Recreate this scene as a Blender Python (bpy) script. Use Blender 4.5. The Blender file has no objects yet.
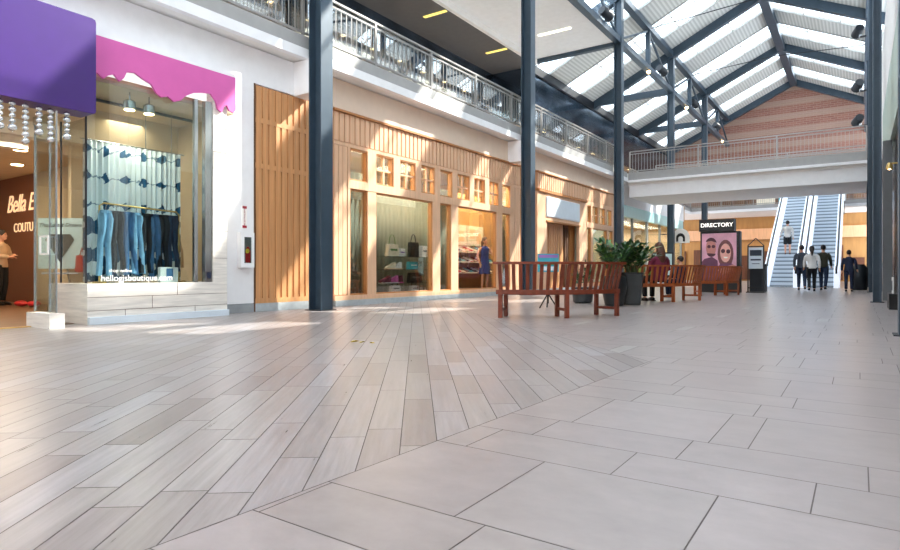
import bpy, bmesh, math, random
from mathutils import Vector, Matrix, Euler
PI = math.pi
R = random.Random(7)
scene = bpy.context.scene
COL = scene.collection

# ------------------------------------------------------------------ camera, sky, sun, exposure
CAMH = 0.74
cd = bpy.data.cameras.new('camera'); cam = bpy.data.objects.new('camera', cd); COL.objects.link(cam)
cam.location = (0, 0, CAMH); cam.rotation_euler = (PI/2, 0, math.radians(34.346))
cd.sensor_width = 36; cd.lens = 24; cd.shift_y = -4/900; cd.clip_end = 400; cd.clip_start = 0.05
scene.camera = cam
w = bpy.data.worlds.new('sky'); scene.world = w; w.use_nodes = True
bg = w.node_tree.nodes['Background']; bg.inputs[0].default_value = (0.80, 0.90, 1.0, 1); bg.inputs[1].default_value = 4.4
sd = bpy.data.lights.new('sun', 'SUN'); sun = bpy.data.objects.new('sun', sd); COL.objects.link(sun)
sd.energy = 17.5; sd.angle = math.radians(0.6); sd.color = (1, 0.94, 0.84)
sun.location = (20, 30, 40)
sun.rotation_euler = Vector((-1, -1.48, -1.35)).to_track_quat('-Z', 'Y').to_euler()
scene.view_settings.view_transform = 'Standard'
scene.view_settings.look = 'None'
scene.view_settings.exposure = 0.5
scene.view_settings.gamma = 1
scene.view_settings.use_curve_mapping = False
scene.cycles.max_bounces = 10; scene.cycles.diffuse_bounces = 6; scene.cycles.transparent_max_bounces = 24
scene.cycles.sample_clamp_indirect = 6

# ------------------------------------------------------------------ materials
def lin(c):
    return tuple(((v/255)/12.92 if v/255 <= .04045 else ((v/255+.055)/1.055)**2.4) for v in c)
def base_mat(name):
    m = bpy.data.materials.new(name); m.use_nodes = True
    return m, m.node_tree, m.node_tree.nodes['Principled BSDF']
def M(name, col, rough=.5, metal=0, var=.12, scale=(3, 3, 3), bump=0, emit=0, spec=.5):
    """plain surface with a little procedural unevenness"""
    m, nt, b = base_mat(name); c = lin(col)
    b.inputs['Roughness'].default_value = rough; b.inputs['Metallic'].default_value = metal
    b.inputs['Specular IOR Level'].default_value = spec
    if var:
        tc = nt.nodes.new('ShaderNodeTexCoord'); mp = nt.nodes.new('ShaderNodeMapping'); mp.inputs['Scale'].default_value = scale
        nz = nt.nodes.new('ShaderNodeTexNoise'); nz.inputs['Scale'].default_value = 1.5; nz.inputs['Detail'].default_value = 5
        rp = nt.nodes.new('ShaderNodeValToRGB')
        rp.color_ramp.elements[0].position = .3; rp.color_ramp.elements[1].position = .7
        rp.color_ramp.elements[0].color = tuple(v*(1-var) for v in c)+(1,); rp.color_ramp.elements[1].color = tuple(min(1, v*(1+var)) for v in c)+(1,)
        nt.links.new(tc.outputs['Object'], mp.inputs[0]); nt.links.new(mp.outputs[0], nz.inputs['Vector'])
        nt.links.new(nz.outputs[0], rp.inputs[0]); nt.links.new(rp.outputs[0], b.inputs['Base Color'])
        if bump:
            bp = nt.nodes.new('ShaderNodeBump'); bp.inputs['Strength'].default_value = bump; bp.inputs['Distance'].default_value = .01
            nt.links.new(nz.outputs[0], bp.inputs['Height']); nt.links.new(bp.outputs[0], b.inputs['Normal'])
    else:
        b.inputs['Base Color'].default_value = c+(1,)
    if emit:
        b.inputs['Emission Color'].default_value = c+(1,); b.inputs['Emission Strength'].default_value = emit
    return m
def glass(name, refl=.12, tint=(.93, .97, .96), rough=.0):
    m = bpy.data.materials.new(name); m.use_nodes = True; nt = m.node_tree
    nt.nodes.remove(nt.nodes['Principled BSDF']); out = nt.nodes['Material Output']
    t = nt.nodes.new('ShaderNodeBsdfTransparent'); t.inputs[0].default_value = tint+(1,)
    g = nt.nodes.new('ShaderNodeBsdfGlossy'); g.inputs['Roughness'].default_value = rough
    lw = nt.nodes.new('ShaderNodeLayerWeight'); lw.inputs[0].default_value = .35
    ma = nt.nodes.new('ShaderNodeMath'); ma.operation = 'MULTIPLY_ADD'; ma.inputs[1].default_value = .45; ma.inputs[2].default_value = refl
    mx = nt.nodes.new('ShaderNodeMixShader')
    nt.links.new(lw.outputs['Fresnel'], ma.inputs[0]); nt.links.new(ma.outputs[0], mx.inputs[0])
    nt.links.new(t.outputs[0], mx.inputs[1]); nt.links.new(g.outputs[0], mx.inputs[2]); nt.links.new(mx.outputs[0], out.inputs[0])
    return m
def attr_mat(name, ramp, rough, grain_scale, grain_amt, spec=.5, bump=.0, rough_var=.12):
    """tiles or planks: each face carries a random value 'tint' and uv along its own length"""
    m, nt, b = base_mat(name)
    at = nt.nodes.new('ShaderNodeAttribute'); at.attribute_name = 'tint'
    rp = nt.nodes.new('ShaderNodeValToRGB'); cr = rp.color_ramp
    while len(cr.elements) < len(ramp): cr.elements.new(.5)
    for i, c in enumerate(ramp):
        cr.elements[i].position = i/(len(ramp)-1); cr.elements[i].color = lin(c)+(1,)
    uv = nt.nodes.new('ShaderNodeUVMap'); mp = nt.nodes.new('ShaderNodeMapping'); mp.inputs['Scale'].default_value = grain_scale
    nz = nt.nodes.new('ShaderNodeTexNoise'); nz.inputs['Scale'].default_value = 1; nz.inputs['Detail'].default_value = 6; nz.inputs['Roughness'].default_value = .65
    mx = nt.nodes.new('ShaderNodeMix'); mx.data_type = 'RGBA'; mx.blend_type = 'MULTIPLY'; mx.inputs[0].default_value = 1
    r2 = nt.nodes.new('ShaderNodeValToRGB'); r2.color_ramp.elements[0].position = .3; r2.color_ramp.elements[1].position = .68
    r2.color_ramp.elements[0].color = (1-grain_amt, 1-grain_amt*1.03, 1-grain_amt*1.1, 1); r2.color_ramp.elements[1].color = (1, 1, 1, 1)
    nt.links.new(uv.outputs[0], mp.inputs[0]); nt.links.new(mp.outputs[0], nz.inputs['Vector']); nt.links.new(nz.outputs[0], r2.inputs[0])
    nt.links.new(at.outputs['Fac'], rp.inputs[0])
    nt.links.new(rp.outputs[0], mx.inputs[6]); nt.links.new(r2.outputs[0], mx.inputs[7]); nt.links.new(mx.outputs[2], b.inputs['Base Color'])
    mr = nt.nodes.new('ShaderNodeMapRange'); mr.inputs[3].default_value = rough-rough_var; mr.inputs[4].default_value = rough+rough_var
    nt.links.new(nz.outputs[0], mr.inputs[0]); nt.links.new(mr.outputs[0], b.inputs['Roughness'])
    b.inputs['Specular IOR Level'].default_value = spec
    if bump:
        bp = nt.nodes.new('ShaderNodeBump'); bp.inputs['Strength'].default_value = bump; bp.inputs['Distance'].default_value = .003
        nt.links.new(nz.outputs[0], bp.inputs['Height']); nt.links.new(bp.outputs[0], b.inputs['Normal'])
    return m
def brick_mat():
    m, nt, b = base_mat('red_brick')
    tc = nt.nodes.new('ShaderNodeTexCoord'); sp = nt.nodes.new('ShaderNodeSeparateXYZ'); cb = nt.nodes.new('ShaderNodeCombineXYZ')
    br = nt.nodes.new('ShaderNodeTexBrick'); br.inputs['Scale'].default_value = 1
    br.inputs['Color1'].default_value = lin((140, 94, 80))+(1,); br.inputs['Color2'].default_value = lin((128, 84, 72))+(1,); br.inputs['Mortar'].default_value = lin((150, 124, 112))+(1,)
    br.inputs['Mortar Size'].default_value = .012; br.inputs['Brick Width'].default_value = .42; br.inputs['Row Height'].default_value = .14
    wv = nt.nodes.new('ShaderNodeMath'); wv.operation = 'MULTIPLY'; wv.inputs[1].default_value = 1/1.02
    fr = nt.nodes.new('ShaderNodeMath'); fr.operation = 'FRACT'; gt = nt.nodes.new('ShaderNodeMath'); gt.operation = 'GREATER_THAN'; gt.inputs[1].default_value = .58
    mx = nt.nodes.new('ShaderNodeMix'); mx.data_type = 'RGBA'; mx.inputs[7].default_value = lin((156, 134, 120))+(1,)
    mul = nt.nodes.new('ShaderNodeMath'); mul.operation = 'MULTIPLY'; mul.inputs[1].default_value = .62
    L = nt.links.new
    L(tc.outputs['Object'], sp.inputs[0]); L(sp.outputs[0], cb.inputs[0]); L(sp.outputs[2], cb.inputs[1]); L(cb.outputs[0], br.inputs['Vector'])
    L(sp.outputs[2], wv.inputs[0]); L(wv.outputs[0], fr.inputs[0]); L(fr.outputs[0], gt.inputs[0]); L(gt.outputs[0], mul.inputs[0]); L(mul.outputs[0], mx.inputs[0])
    L(br.outputs[0], mx.inputs[6]); L(mx.outputs[2], b.inputs['Base Color']); b.inputs['Roughness'].default_value = .85
    return m
def stripe_mat(name, c1, c2, axis, period, duty=.5, rough=.6, metal=0, bump=.0):
    """regular ribs along one object axis (corrugated deck, escalator step treads, pleats)"""
    m, nt, b = base_mat(name)
    tc = nt.nodes.new('ShaderNodeTexCoord'); sp = nt.nodes.new('ShaderNodeSeparateXYZ')
    mu = nt.nodes.new('ShaderNodeMath'); mu.operation = 'MULTIPLY'; mu.inputs[1].default_value = 1/period
    fr = nt.nodes.new('ShaderNodeMath'); fr.operation = 'FRACT'; rp = nt.nodes.new('ShaderNodeValToRGB')
    rp.color_ramp.elements[0].color = lin(c1)+(1,); rp.color_ramp.elements[1].color = lin(c2)+(1,)
    rp.color_ramp.elements[0].position = max(0, duty-.12); rp.color_ramp.elements[1].position = min(1, duty+.12)
    L = nt.links.new
    L(tc.outputs['Object'], sp.inputs[0]); L(sp.outputs[axis], mu.inputs[0]); L(mu.outputs[0], fr.inputs[0]); L(fr.outputs[0], rp.inputs[0]); L(rp.outputs[0], b.inputs['Base Color'])
    b.inputs['Roughness'].default_value = rough; b.inputs['Metallic'].default_value = metal
    return m
def tiedye_mat():
    m, nt, b = base_mat('tie_dye_cloth'); L = nt.links.new
    tc = nt.nodes.new('ShaderNodeTexCoord'); sp = nt.nodes.new('ShaderNodeSeparateXYZ'); L(tc.outputs['Object'], sp.inputs[0])
    nz = nt.nodes.new('ShaderNodeTexNoise'); nz.inputs['Scale'].default_value = 9; nz.inputs['Detail'].default_value = 4; L(tc.outputs['Object'], nz.inputs['Vector'])
    def math_(op, a, bb=None, c=None):
        n = nt.nodes.new('ShaderNodeMath'); n.operation = op
        for i, v in enumerate((a, bb, c)):
            if v is None: continue
            if isinstance(v, (int, float)): n.inputs[i].default_value = v
            else: L(v, n.inputs[i])
        return n.outputs[0]
    wob = math_('MULTIPLY', math_('SUBTRACT', nz.outputs[0], .5), .18)
    y = math_('ADD', sp.outputs[1], wob); z = math_('ADD', sp.outputs[2], wob)
    # rows of dyed flowers: star distance to a grid of centres
    fy = math_('ABSOLUTE', math_('SUBTRACT', math_('FRACT', math_('MULTIPLY', y, 1/.30)), .5))
    fz = math_('ABSOLUTE', math_('SUBTRACT', math_('FRACT', math_('MULTIPLY', math_('SUBTRACT', z, .12), 1/.42)), .5))
    d = math_('ADD', math_('MULTIPLY', fy, .30), math_('MULTIPLY', fz, .42))
    flower = math_('LESS_THAN', d, .085)
    bandl = math_('LESS_THAN', math_('MULTIPLY', fz, .42), .010)
    low = math_('LESS_THAN', z, .98)
    dia = math_('LESS_THAN', math_('ABSOLUTE', math_('SUBTRACT', math_('FRACT', math_('MULTIPLY', math_('ADD', y, z), 1/.42)), .5)), .16)
    dia2 = math_('LESS_THAN', math_('ABSOLUTE', math_('SUBTRACT', math_('FRACT', math_('MULTIPLY', math_('SUBTRACT', y, z), 1/.42)), .5)), .16)
    lowp = math_('MULTIPLY', low, math_('MAXIMUM', dia, dia2))
    fac = math_('MINIMUM', math_('MAXIMUM', math_('MAXIMUM', flower, math_('MULTIPLY', bandl, .7)), lowp), 1)
    mx = nt.nodes.new('ShaderNodeMix'); mx.data_type = 'RGBA'; L(fac, mx.inputs[0])
    mx.inputs[6].default_value = lin((222, 232, 238))+(1,); mx.inputs[7].default_value = lin((24, 84, 122))+(1,)
    L(mx.outputs[2], b.inputs['Base Color']); b.inputs['Roughness'].default_value = .9
    return m

MT = {}
def mt(k, *a, **kw): MT[k] = M(k, *a, **kw)
mt('white_paint', (240, 239, 240), .7, var=.03)
mt('soffit_paint', (236, 232, 228), .7, var=.03)
mt('band_bounce_tint', (230, 208, 188), .7, var=.03)  # white wall tinted beige, warm bounced light put into the colour
mt('grey_base', (150, 154, 156), .5, var=.1)
mt('stone_base', (178, 184, 186), .5, var=.12, scale=(6, 6, 6))
mt('fir_wood', (218, 170, 132), .5, var=.12, scale=(12, 12, .8))
mt('fir_wood_pale', (226, 182, 146), .5, var=.1, scale=(12, 12, .8))
mt('honey_wood', (206, 150, 100), .45, var=.14, scale=(12, 12, .7))
mt('reveal_wood', (186, 126, 74), .5, var=.15, scale=(10, 10, 1))
mt('dark_line', (96, 62, 36), .6, var=.1)
mt('white_wash', (226, 219, 210), .6, var=.14, scale=(1.5, 1.5, 16))
mt('steel_navy', (60, 76, 90), .38, metal=.2, var=.08)
mt('steel_dark', (34, 38, 44), .45, metal=.2, var=.1)
mt('rail_grey', (150, 147, 144), .4, metal=.35, var=.06)
mt('fascia_grey', (164, 162, 160), .5, metal=.1, var=.05)
mt('purple', (64, 32, 112), .35, var=.04)
mt('pink', (216, 98, 170), .5, var=.03)
mt('black', (18, 18, 20), .4, var=.2)
mt('black_gloss', (14, 15, 18), .15, var=.2)
mt('header_gloss', (104, 120, 138), .12, metal=.9, var=.5, scale=(.5, .5, .9), bump=.6)
mt('dark_ceiling', (98, 94, 93), .8, var=.05)
mt('roof_under', (176, 176, 172), .6, var=.05)
mt('bench_wood', (118, 50, 26), .42, var=.3, scale=(9, 9, 2))
mt('bench_wood_light', (168, 84, 40), .42, var=.25, scale=(9, 9, 2))
mt('planter_black', (26, 30, 32), .3, var=.15)
mt('planter_grey', (56, 60, 62), .35, var=.2)
mt('leaf', (46, 84, 44), .35, var=.35, scale=(9, 9, 9))
mt('leaf_light', (92, 128, 62), .4, var=.3, scale=(9, 9, 9))
mt('stem', (70, 84, 48), .6)
mt('soil', (48, 38, 30), .95, var=.3)
mt('interior_beige', (206, 184, 152), .8, var=.06)
mt('interior_gold', (176, 130, 76), .7, var=.12, scale=(3, 3, .5))
mt('interior_brown', (92, 50, 26), .5, var=.3, scale=(10, 10, .8))
mt('floor_brown', (110, 78, 54), .4, var=.2)
mt('drape', (172, 176, 156), .9, var=.08, scale=(14, 14, .3))
mt('warm_lamp', (255, 214, 150), .5, var=0, emit=14)
mt('strip_lamp', (255, 246, 222), .5, var=0, emit=3)
mt('strip_lamp_warm', (238, 214, 120), .5, var=0, emit=.8)
mt('neon', (240, 204, 160), .5, var=0, emit=.55)
mt('letter_white', (250, 246, 240), .5, var=0)
mt('letter_lit', (255, 250, 244), .5, var=0, emit=1.1)
mt('metal', (188, 192, 194), .25, metal=.9, var=.05)
mt('brass', (206, 172, 106), .35, metal=.7, var=.08)
mt('denim_dark', (36, 52, 78), .9, var=.35, scale=(12, 12, 4))
mt('denim_mid', (66, 104, 146), .9, var=.35, scale=(12, 12, 4))
mt('denim_light', (128, 172, 206), .9, var=.3, scale=(12, 12, 4))
mt('denim_black', (30, 34, 42), .9, var=.35, scale=(12, 12, 4))
mt('cream', (226, 214, 192), .8, var=.08)
mt('red', (186, 32, 36), .4, var=.08)
mt('yellow', (224, 196, 56), .5, var=.1)
mt('sign_pale', (214, 224, 232), .5, var=.03)
mt('aqua', (176, 222, 224), .3, var=.05)
mt('teal_board', (206, 230, 228), .6, var=.05)
mt('teal', (64, 164, 178), .6, var=.1)
mt('mauve', (150, 112, 176), .6, var=.1)
mt('sign_red', (170, 44, 60), .5, var=.05)
mt('grey_mid', (120, 122, 124), .6, var=.06)
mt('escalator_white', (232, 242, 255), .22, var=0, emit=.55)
mt('handrail_rubber', (30, 32, 36), .5)
mt('pale_green', (186, 202, 190), .55, var=.05)
mt('peach', (232, 186, 148), .6, var=.06)
mt('skin', (206, 152, 122), .55, var=.05)
mt('skin_deep', (150, 100, 76), .55, var=.05)
mt('hair_dark', (38, 28, 24), .6, var=.2, scale=(20, 20, 3))
mt('hair_brown', (84, 50, 34), .55, var=.25, scale=(20, 20, 3))
mt('cloth_white', (226, 224, 222), .9, var=.06)
mt('cloth_black', (26, 27, 31), .9, var=.15)
mt('cloth_navy', (34, 42, 66), .9, var=.15)
mt('cloth_grey', (60, 66, 76), .9, var=.15)
mt('cloth_olive', (58, 56, 44), .9, var=.15)
mt('cloth_maroon', (110, 34, 58), .9, var=.15)
mt('cloth_blue', (42, 52, 128), .8, var=.15)
mt('cloth_tan', (206, 178, 146), .9, var=.12)
mt('gem', (58, 70, 74), .2, var=.5, scale=(14, 14, 14))
MT['shop_glass'] = glass('shop_glass', .05)
MT['sky_glass'] = glass('sky_glass', .03, (.97, .99, 1.0))
MT['green_glass'] = glass('green_glass', .06, (.90, .97, .96))
MT['rail_glass'] = glass('rail_glass', .16, (.92, .96, .97))
MT['upper_glass'] = glass('upper_glass', .22, (.86, .90, .92))
MT['crystal'] = M('crystal', (226, 228, 230), .08, metal=.75, var=.25, scale=(20, 20, 20))
MT['brick'] = brick_mat()
MT['tie_dye'] = tiedye_mat()
MT['deck'] = stripe_mat('deck', (212, 212, 208), (186, 186, 182), 0, .16, .5)
MT['tread'] = stripe_mat('tread', (104, 112, 120), (186, 194, 200), 2, .2, .35, .45, .1)
MT['drape_pleat'] = stripe_mat('drape_pleat', (188, 190, 172), (148, 152, 136), 1, .16, .62, .9)
MT['brown_slat'] = stripe_mat('brown_slat', (104, 56, 30), (70, 36, 18), 1, .19, .8, .5)
MT['planks'] = attr_mat('planks', [(169, 160, 158), (165, 155, 151), (172, 164, 160), (159, 149, 145), (167, 157, 155), (174, 168, 169), (166, 155, 153), (150, 138, 134)], .32, (1.8, 26, 1), .30, bump=.12)
MT['stone'] = attr_mat('stone', [(165, 154, 150), (161, 149, 146), (169, 157, 154), (162, 150, 146), (167, 156, 152), (179, 173, 168)], .29, (4.5, 6.0, 1), .17, bump=.012, rough_var=.03)
MT['grout'] = M('grout', (118, 110, 106), .9, var=.1)

# ------------------------------------------------------------------ mesh helpers
class MB:
    def __init__(s): s.v = []; s.f = []; s.sm = []
    def add(s, vs, fs, smooth=False):
        n = len(s.v); s.v += [tuple(v) for v in vs]; s.f += [tuple(i+n for i in f) for f in fs]; s.sm += [smooth]*len(fs); return s
    def box(s, x0, y0, z0, x1, y1, z1):
        if x0 > x1: x0, x1 = x1, x0
        if y0 > y1: y0, y1 = y1, y0
        if z0 > z1: z0, z1 = z1, z0
        v = [(x0, y0, z0), (x1, y0, z0), (x1, y1, z0), (x0, y1, z0), (x0, y0, z1), (x1, y0, z1), (x1, y1, z1), (x0, y1, z1)]
        return s.add(v, [(0, 3, 2, 1), (4, 5, 6, 7), (0, 1, 5, 4), (1, 2, 6, 5), (2, 3, 7, 6), (3, 0, 4, 7)])
    def bar(s, p, q, wd, ht, up=(0, 0, 1)):
        p = Vector(p); q = Vector(q); d = (q-p).normalized(); u = Vector(up)
        if abs(d.dot(u)) > .98: u = Vector((1, 0, 0))
        r = d.cross(u).normalized(); u = r.cross(d)
        v = [e + r*a*wd/2 + u*b*ht/2 for e in (p, q) for a, b in ((-1, -1), (1, -1), (1, 1), (-1, 1))]
        return s.add(v, [(0, 1, 2, 3)[::-1], (4, 5, 6, 7), (0, 1, 5, 4), (1, 2, 6, 5), (2, 3, 7, 6), (3, 0, 4, 7)])
    def tube(s, pts, rad, n=8, caps=True):
        pts = [Vector(p) for p in pts]; rs = rad if isinstance(rad, (list, tuple)) else [rad]*len(pts); vs = []; fs = []; pr = None
        for i, p in enumerate(pts):
            d = (pts[min(i+1, len(pts)-1)]-pts[max(i-1, 0)]).normalized()
            if pr is None:
                a = Vector((0, 0, 1)) if abs(d.z) < .9 else Vector((1, 0, 0)); pr = d.cross(a).normalized()
            else: pr = (pr - d*pr.dot(d)).normalized()
            b = d.cross(pr)
            for k in range(n):
                t = 2*PI*k/n; vs.append(p+(pr*math.cos(t)+b*math.sin(t))*rs[i])
        for i in range(len(pts)-1):
            for k in range(n):
                fs.append((i*n+k, i*n+(k+1) % n, (i+1)*n+(k+1) % n, (i+1)*n+k))
        if caps:
            fs.append(tuple(range(n))[::-1]); fs.append(tuple((len(pts)-1)*n+k for k in range(n)))
        return s.add(vs, fs, True)
    def lathe(s, c, prof, n=16, sx=1, sy=1):
        vs = []; fs = []
        for r, z in prof:
            for k in range(n):
                t = 2*PI*k/n; vs.append((c[0]+r*sx*math.cos(t), c[1]+r*sy*math.sin(t), c[2]+z))
        for i in range(len(prof)-1):
            for k in range(n): fs.append((i*n+k, i*n+(k+1) % n, (i+1)*n+(k+1) % n, (i+1)*n+k))
        fs.append(tuple(range(n))[::-1]); fs.append(tuple((len(prof)-1)*n+k for k in range(n)))
        return s.add(vs, fs, True)
    def ball(s, c, rx, ry=None, rz=None, n=12, m=8):
        ry = ry or rx; rz = rz or rx
        prof = [(max(.001, math.sin(PI*i/m)), -math.cos(PI*i/m)) for i in range(m+1)]
        vs = []; fs = []
        for r, z in prof:
            for k in range(n):
                t = 2*PI*k/n; vs.append((c[0]+r*rx*math.cos(t), c[1]+r*ry*math.sin(t), c[2]+z*rz))
        for i in range(m):
            for k in range(n): fs.append((i*n+k, i*n+(k+1) % n, (i+1)*n+(k+1) % n, (i+1)*n+k))
        return s.add(vs, fs, True)
    def prism(s, poly, axis, a, b):
        """closed 2D outline extruded along an axis: axis 0 -> (y,z), 1 -> (x,z), 2 -> (x,y)"""
        def P(u, v, t): return ((t, u, v), (u, t, v), (u, v, t))[axis]
        n = len(poly); vs = [P(u, v, a) for u, v in poly]+[P(u, v, b) for u, v in poly]
        fs = [tuple(range(n)), tuple(range(n, 2*n))[::-1]]+[(i, (i+1) % n, n+(i+1) % n, n+i) for i in range(n)]
        return s.add(vs, fs)
    def build(s, name, mat, parent=None, local=False, smooth_angle=40, bevel=0, recalc=True):
        me = bpy.data.meshes.new(name); vs = s.v
        if parent is not None and not local:
            inv = world_of(parent).inverted(); vs = [inv @ Vector(v) for v in vs]
        elif parent is None and not local:
            xs = [v[0] for v in vs]; ys = [v[1] for v in vs]; zs = [v[2] for v in vs]
            c = Vector(((min(xs)+max(xs))/2, (min(ys)+max(ys))/2, min(zs))); vs = [Vector(v)-c for v in vs]
        me.from_pydata([tuple(v) for v in vs], [], s.f)
        for p, q in zip(me.polygons, s.sm): p.use_smooth = q
        if recalc:
            bm = bmesh.new(); bm.from_mesh(me); bmesh.ops.recalc_face_normals(bm, faces=bm.faces); bm.to_mesh(me); bm.free()
        if any(s.sm): me.set_sharp_from_angle(angle=math.radians(smooth_angle))
        me.materials.append(MT[mat] if isinstance(mat, str) else mat)
        o = bpy.data.objects.new(name, me); COL.objects.link(o)
        if parent is not None: o.parent = parent
        elif not local: o.location = c
        if bevel:
            b = o.modifiers.new('bevel', 'BEVEL'); b.width = bevel; b.segments = 2; b.limit_method = 'ANGLE'
        return o
def world_of(o):
    m = Matrix.LocRotScale(o.location, o.rotation_euler, o.scale)
    return world_of(o.parent) @ m if o.parent else m
def tag(o, label=None, cat=None, group=None, kind=None):
    if label: o['label'] = label
    if cat: o['category'] = cat
    if group: o['group'] = group
    if kind: o['kind'] = kind
    return o
def T(name, label, cat, loc=(0, 0, 0), rz=0, group=None):
    o = bpy.data.objects.new(name, None); COL.objects.link(o); o.empty_display_size = .1
    o.location = loc; o.rotation_euler = (0, 0, rz)
    return tag(o, label, cat, group)
def S(name, mb, mat, parent=None, label=None, **k):
    o = mb.build(name, mat, parent, **k)
    if parent is None: o['kind'] = 'structure'
    if label: o['label'] = label
    return o
def SE(name, loc=(0, 0, 0), label=None):
    o = bpy.data.objects.new(name, None); COL.objects.link(o); o.location = loc; o['kind'] = 'structure'
    if label: o['label'] = label
    return o
def copy_tree(o, parent=None):
    c = o.copy(); COL.objects.link(c)
    if parent is not None: c.parent = parent
    for ch in o.children: copy_tree(ch, c)
    return c
def B(*a): return MB().box(*a)
def text(name, body, size, mat, parent, loc, rot, extrude=.006, align='CENTER', shear=0, space=1):
    cu = bpy.data.curves.new(name, 'FONT'); cu.body = body; cu.size = size; cu.extrude = extrude; cu.align_x = align; cu.align_y = 'CENTER'; cu.shear = shear
    cu.space_character = space
    tmp = bpy.data.objects.new(name, cu); COL.objects.link(tmp); dg = bpy.context.evaluated_depsgraph_get()
    me = bpy.data.meshes.new_from_object(tmp.evaluated_get(dg)); bpy.data.objects.remove(tmp)
    me.materials.clear(); me.materials.append(MT[mat]); o = bpy.data.objects.new(name, me); COL.objects.link(o)
    mw = Matrix.LocRotScale(Vector(loc), Euler(rot), None)
    if parent is not None:
        o.parent = parent; mw = world_of(parent).inverted() @ mw
    l, r, _ = mw.decompose(); o.location = l; o.rotation_euler = r.to_euler()
    return o
FACE_X = (PI/2, 0, PI/2)     # reads from the +X side
FACE_Y = (PI/2, 0, 0)        # reads from the -Y side
# ------------------------------------------------------------------ floor
def clip(poly, n, d):
    """keep the side n.p <= d of a convex polygon"""
    out = []
    for i, p in enumerate(poly):
        q = poly[(i+1) % len(poly)]; a = n[0]*p[0]+n[1]*p[1]-d; b = n[0]*q[0]+n[1]*q[1]-d
        if a <= 0: out.append(p)
        if (a < 0 < b) or (b < 0 < a):
            t = a/(a-b); out.append((p[0]+(q[0]-p[0])*t, p[1]+(q[1]-p[1])*t))
    return out
def tile_mesh(name, mat, tiles, parent, z=0.0):
    """tiles: (polygon, tint, origin, along)"""
    vs = []; fs = []; tint = []; uvs = []
    for poly, t, o, a in tiles:
        k = len(vs); fs.append(tuple(range(k, k+len(poly)))); tint.append(t)
        ox, oy = R.random()*40, R.random()*40
        for p in poly:
            vs.append((p[0], p[1], z)); dx, dy = p[0]-o[0], p[1]-o[1]
            uvs.append((dx*a[0]+dy*a[1]+ox, -dx*a[1]+dy*a[0]+oy))
    me = bpy.data.meshes.new(name); me.from_pydata(vs, [], fs)
    at = me.attributes.new('tint', 'FLOAT', 'FACE'); at.data.foreach_set('value', tint)
    uv = me.uv_layers.new(name='UVMap'); uv.data.foreach_set('uv', [c for p in uvs for c in p])
    me.materials.append(MT[mat]); o = bpy.data.objects.new(name, me); COL.objects.link(o); o.parent = parent
    return o
floor = S('floor', B(-16, -9.2, -.20, .74, 53, -.003), 'grout', label='mall floor of pale stone tiles and grey wood-look planks')
floor.data.transform(Matrix.Translation(floor.location)); floor.location = (0, 0, 0)
XB = -1.5; GAP = .0022
LP = (-1.42, 4.97); LN = (.688, .725); LD = LN[0]*LP[0]+LN[1]*LP[1]
def inset(poly, g=GAP):
    """pull a convex polygon's sides in by g"""
    cx = sum(p[0] for p in poly)/len(poly); cy = sum(p[1] for p in poly)/len(poly)
    for i in range(len(poly)):
        p = poly[i]; q = poly[(i+1) % len(poly)]
        dx, dy = q[0]-p[0], q[1]-p[1]; l = math.hypot(dx, dy)
        if l < 1e-6: continue
        n = (dy/l, -dx/l); d = n[0]*p[0]+n[1]*p[1]
        if n[0]*cx+n[1]*cy > d: n = (-n[0], -n[1]); d = -d
        yield n, d-g
def shrink(poly, g=GAP):
    out = poly
    for n, d in list(inset(poly, g)): 
        out = clip(out, n, d)
        if len(out) < 3: return None
    return out
# wood-look planks, laid at a slant to the corridor
ang = math.radians(37.5); al = (-math.sin(ang), math.cos(ang)); ac = (math.cos(ang), math.sin(ang)); PW = .1575
planks = []
off0 = (-1.57*ac[0]+1.93*ac[1]) % PW
for k in range(-110, 80):
    c0 = off0+k*PW; t = -20+R.random()*.9
    while t < 18:
        L_ = R.choice((.62, .92, .92, .92, 1.22))
        pts = [(al[0]*u+ac[0]*v, al[1]*u+ac[1]*v) for u, v in ((t, c0), (t+L_, c0), (t+L_, c0+PW), (t, c0+PW))]
        p = clip(pts, (1, -.035), -1.596); p = clip(p, LN, LD) if p else p
        p = clip(p, (-1, 0), 9.06) if p else p
        p = clip(p, (0, -1), 9.2) if p else p
        if len(p) >= 3:
            q = shrink(p)
            if q: planks.append((q, R.random(), (0, 0), al))
        t += L_
tile_mesh('plank', 'planks', planks, floor)['label'] = 'greyish beige wood-look planks'
# large stone tiles in three alternating courses
stones = []
ys = [(1.19, 1.50, 's', -.90), (1.50, 2.13, 'l', -.985), (2.13, 2.45, 's', -.765), (2.45, 2.77, 's', -.605), (2.77, 3.38, 'i', -1.165), (3.38, 3.71, 's', -.46)]
def courses():
    per = 1.26; small = 0
    y = 1.19-8*per; idx = 0; s = -.90-.15*16
    big = 0
    while y < 52:
        for h, kind in ((.31, 's'), (.63, 'l'), (.32, 's')):
            if kind == 's': yield y, y+h, 's', s; s += .150
            else:
                yield y, y+h, ('l' if big % 2 == 0 else 'i'), -.385; big += 1
            y += h
def stone(x0, x1, y0, y1, t=None):
    poly = [(x0, y0), (x1, y0), (x1, y1), (x0, y1)]; t = R.random()*.8 if t is None else t
    r = clip(poly, (-1, .035), 1.596) if y0 < 5.6 else clip(poly, (-1, 0), 1.4)
    l = clip(clip(poly, (1, -.035), -1.596) if y0 < 5.6 else clip(poly, (1, 0), -1.4), (-LN[0], -LN[1]), -LD) if x0 < -1.3 else []
    if len(r) >= 3 and len(l) >= 3 and y0 > 5.0: r, l = poly, []
    for p in (r, l):
        if len(p) >= 3:
            q = shrink(p)
            if q: stones.append((q, t, (0, 0), (1, 0)))
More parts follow.
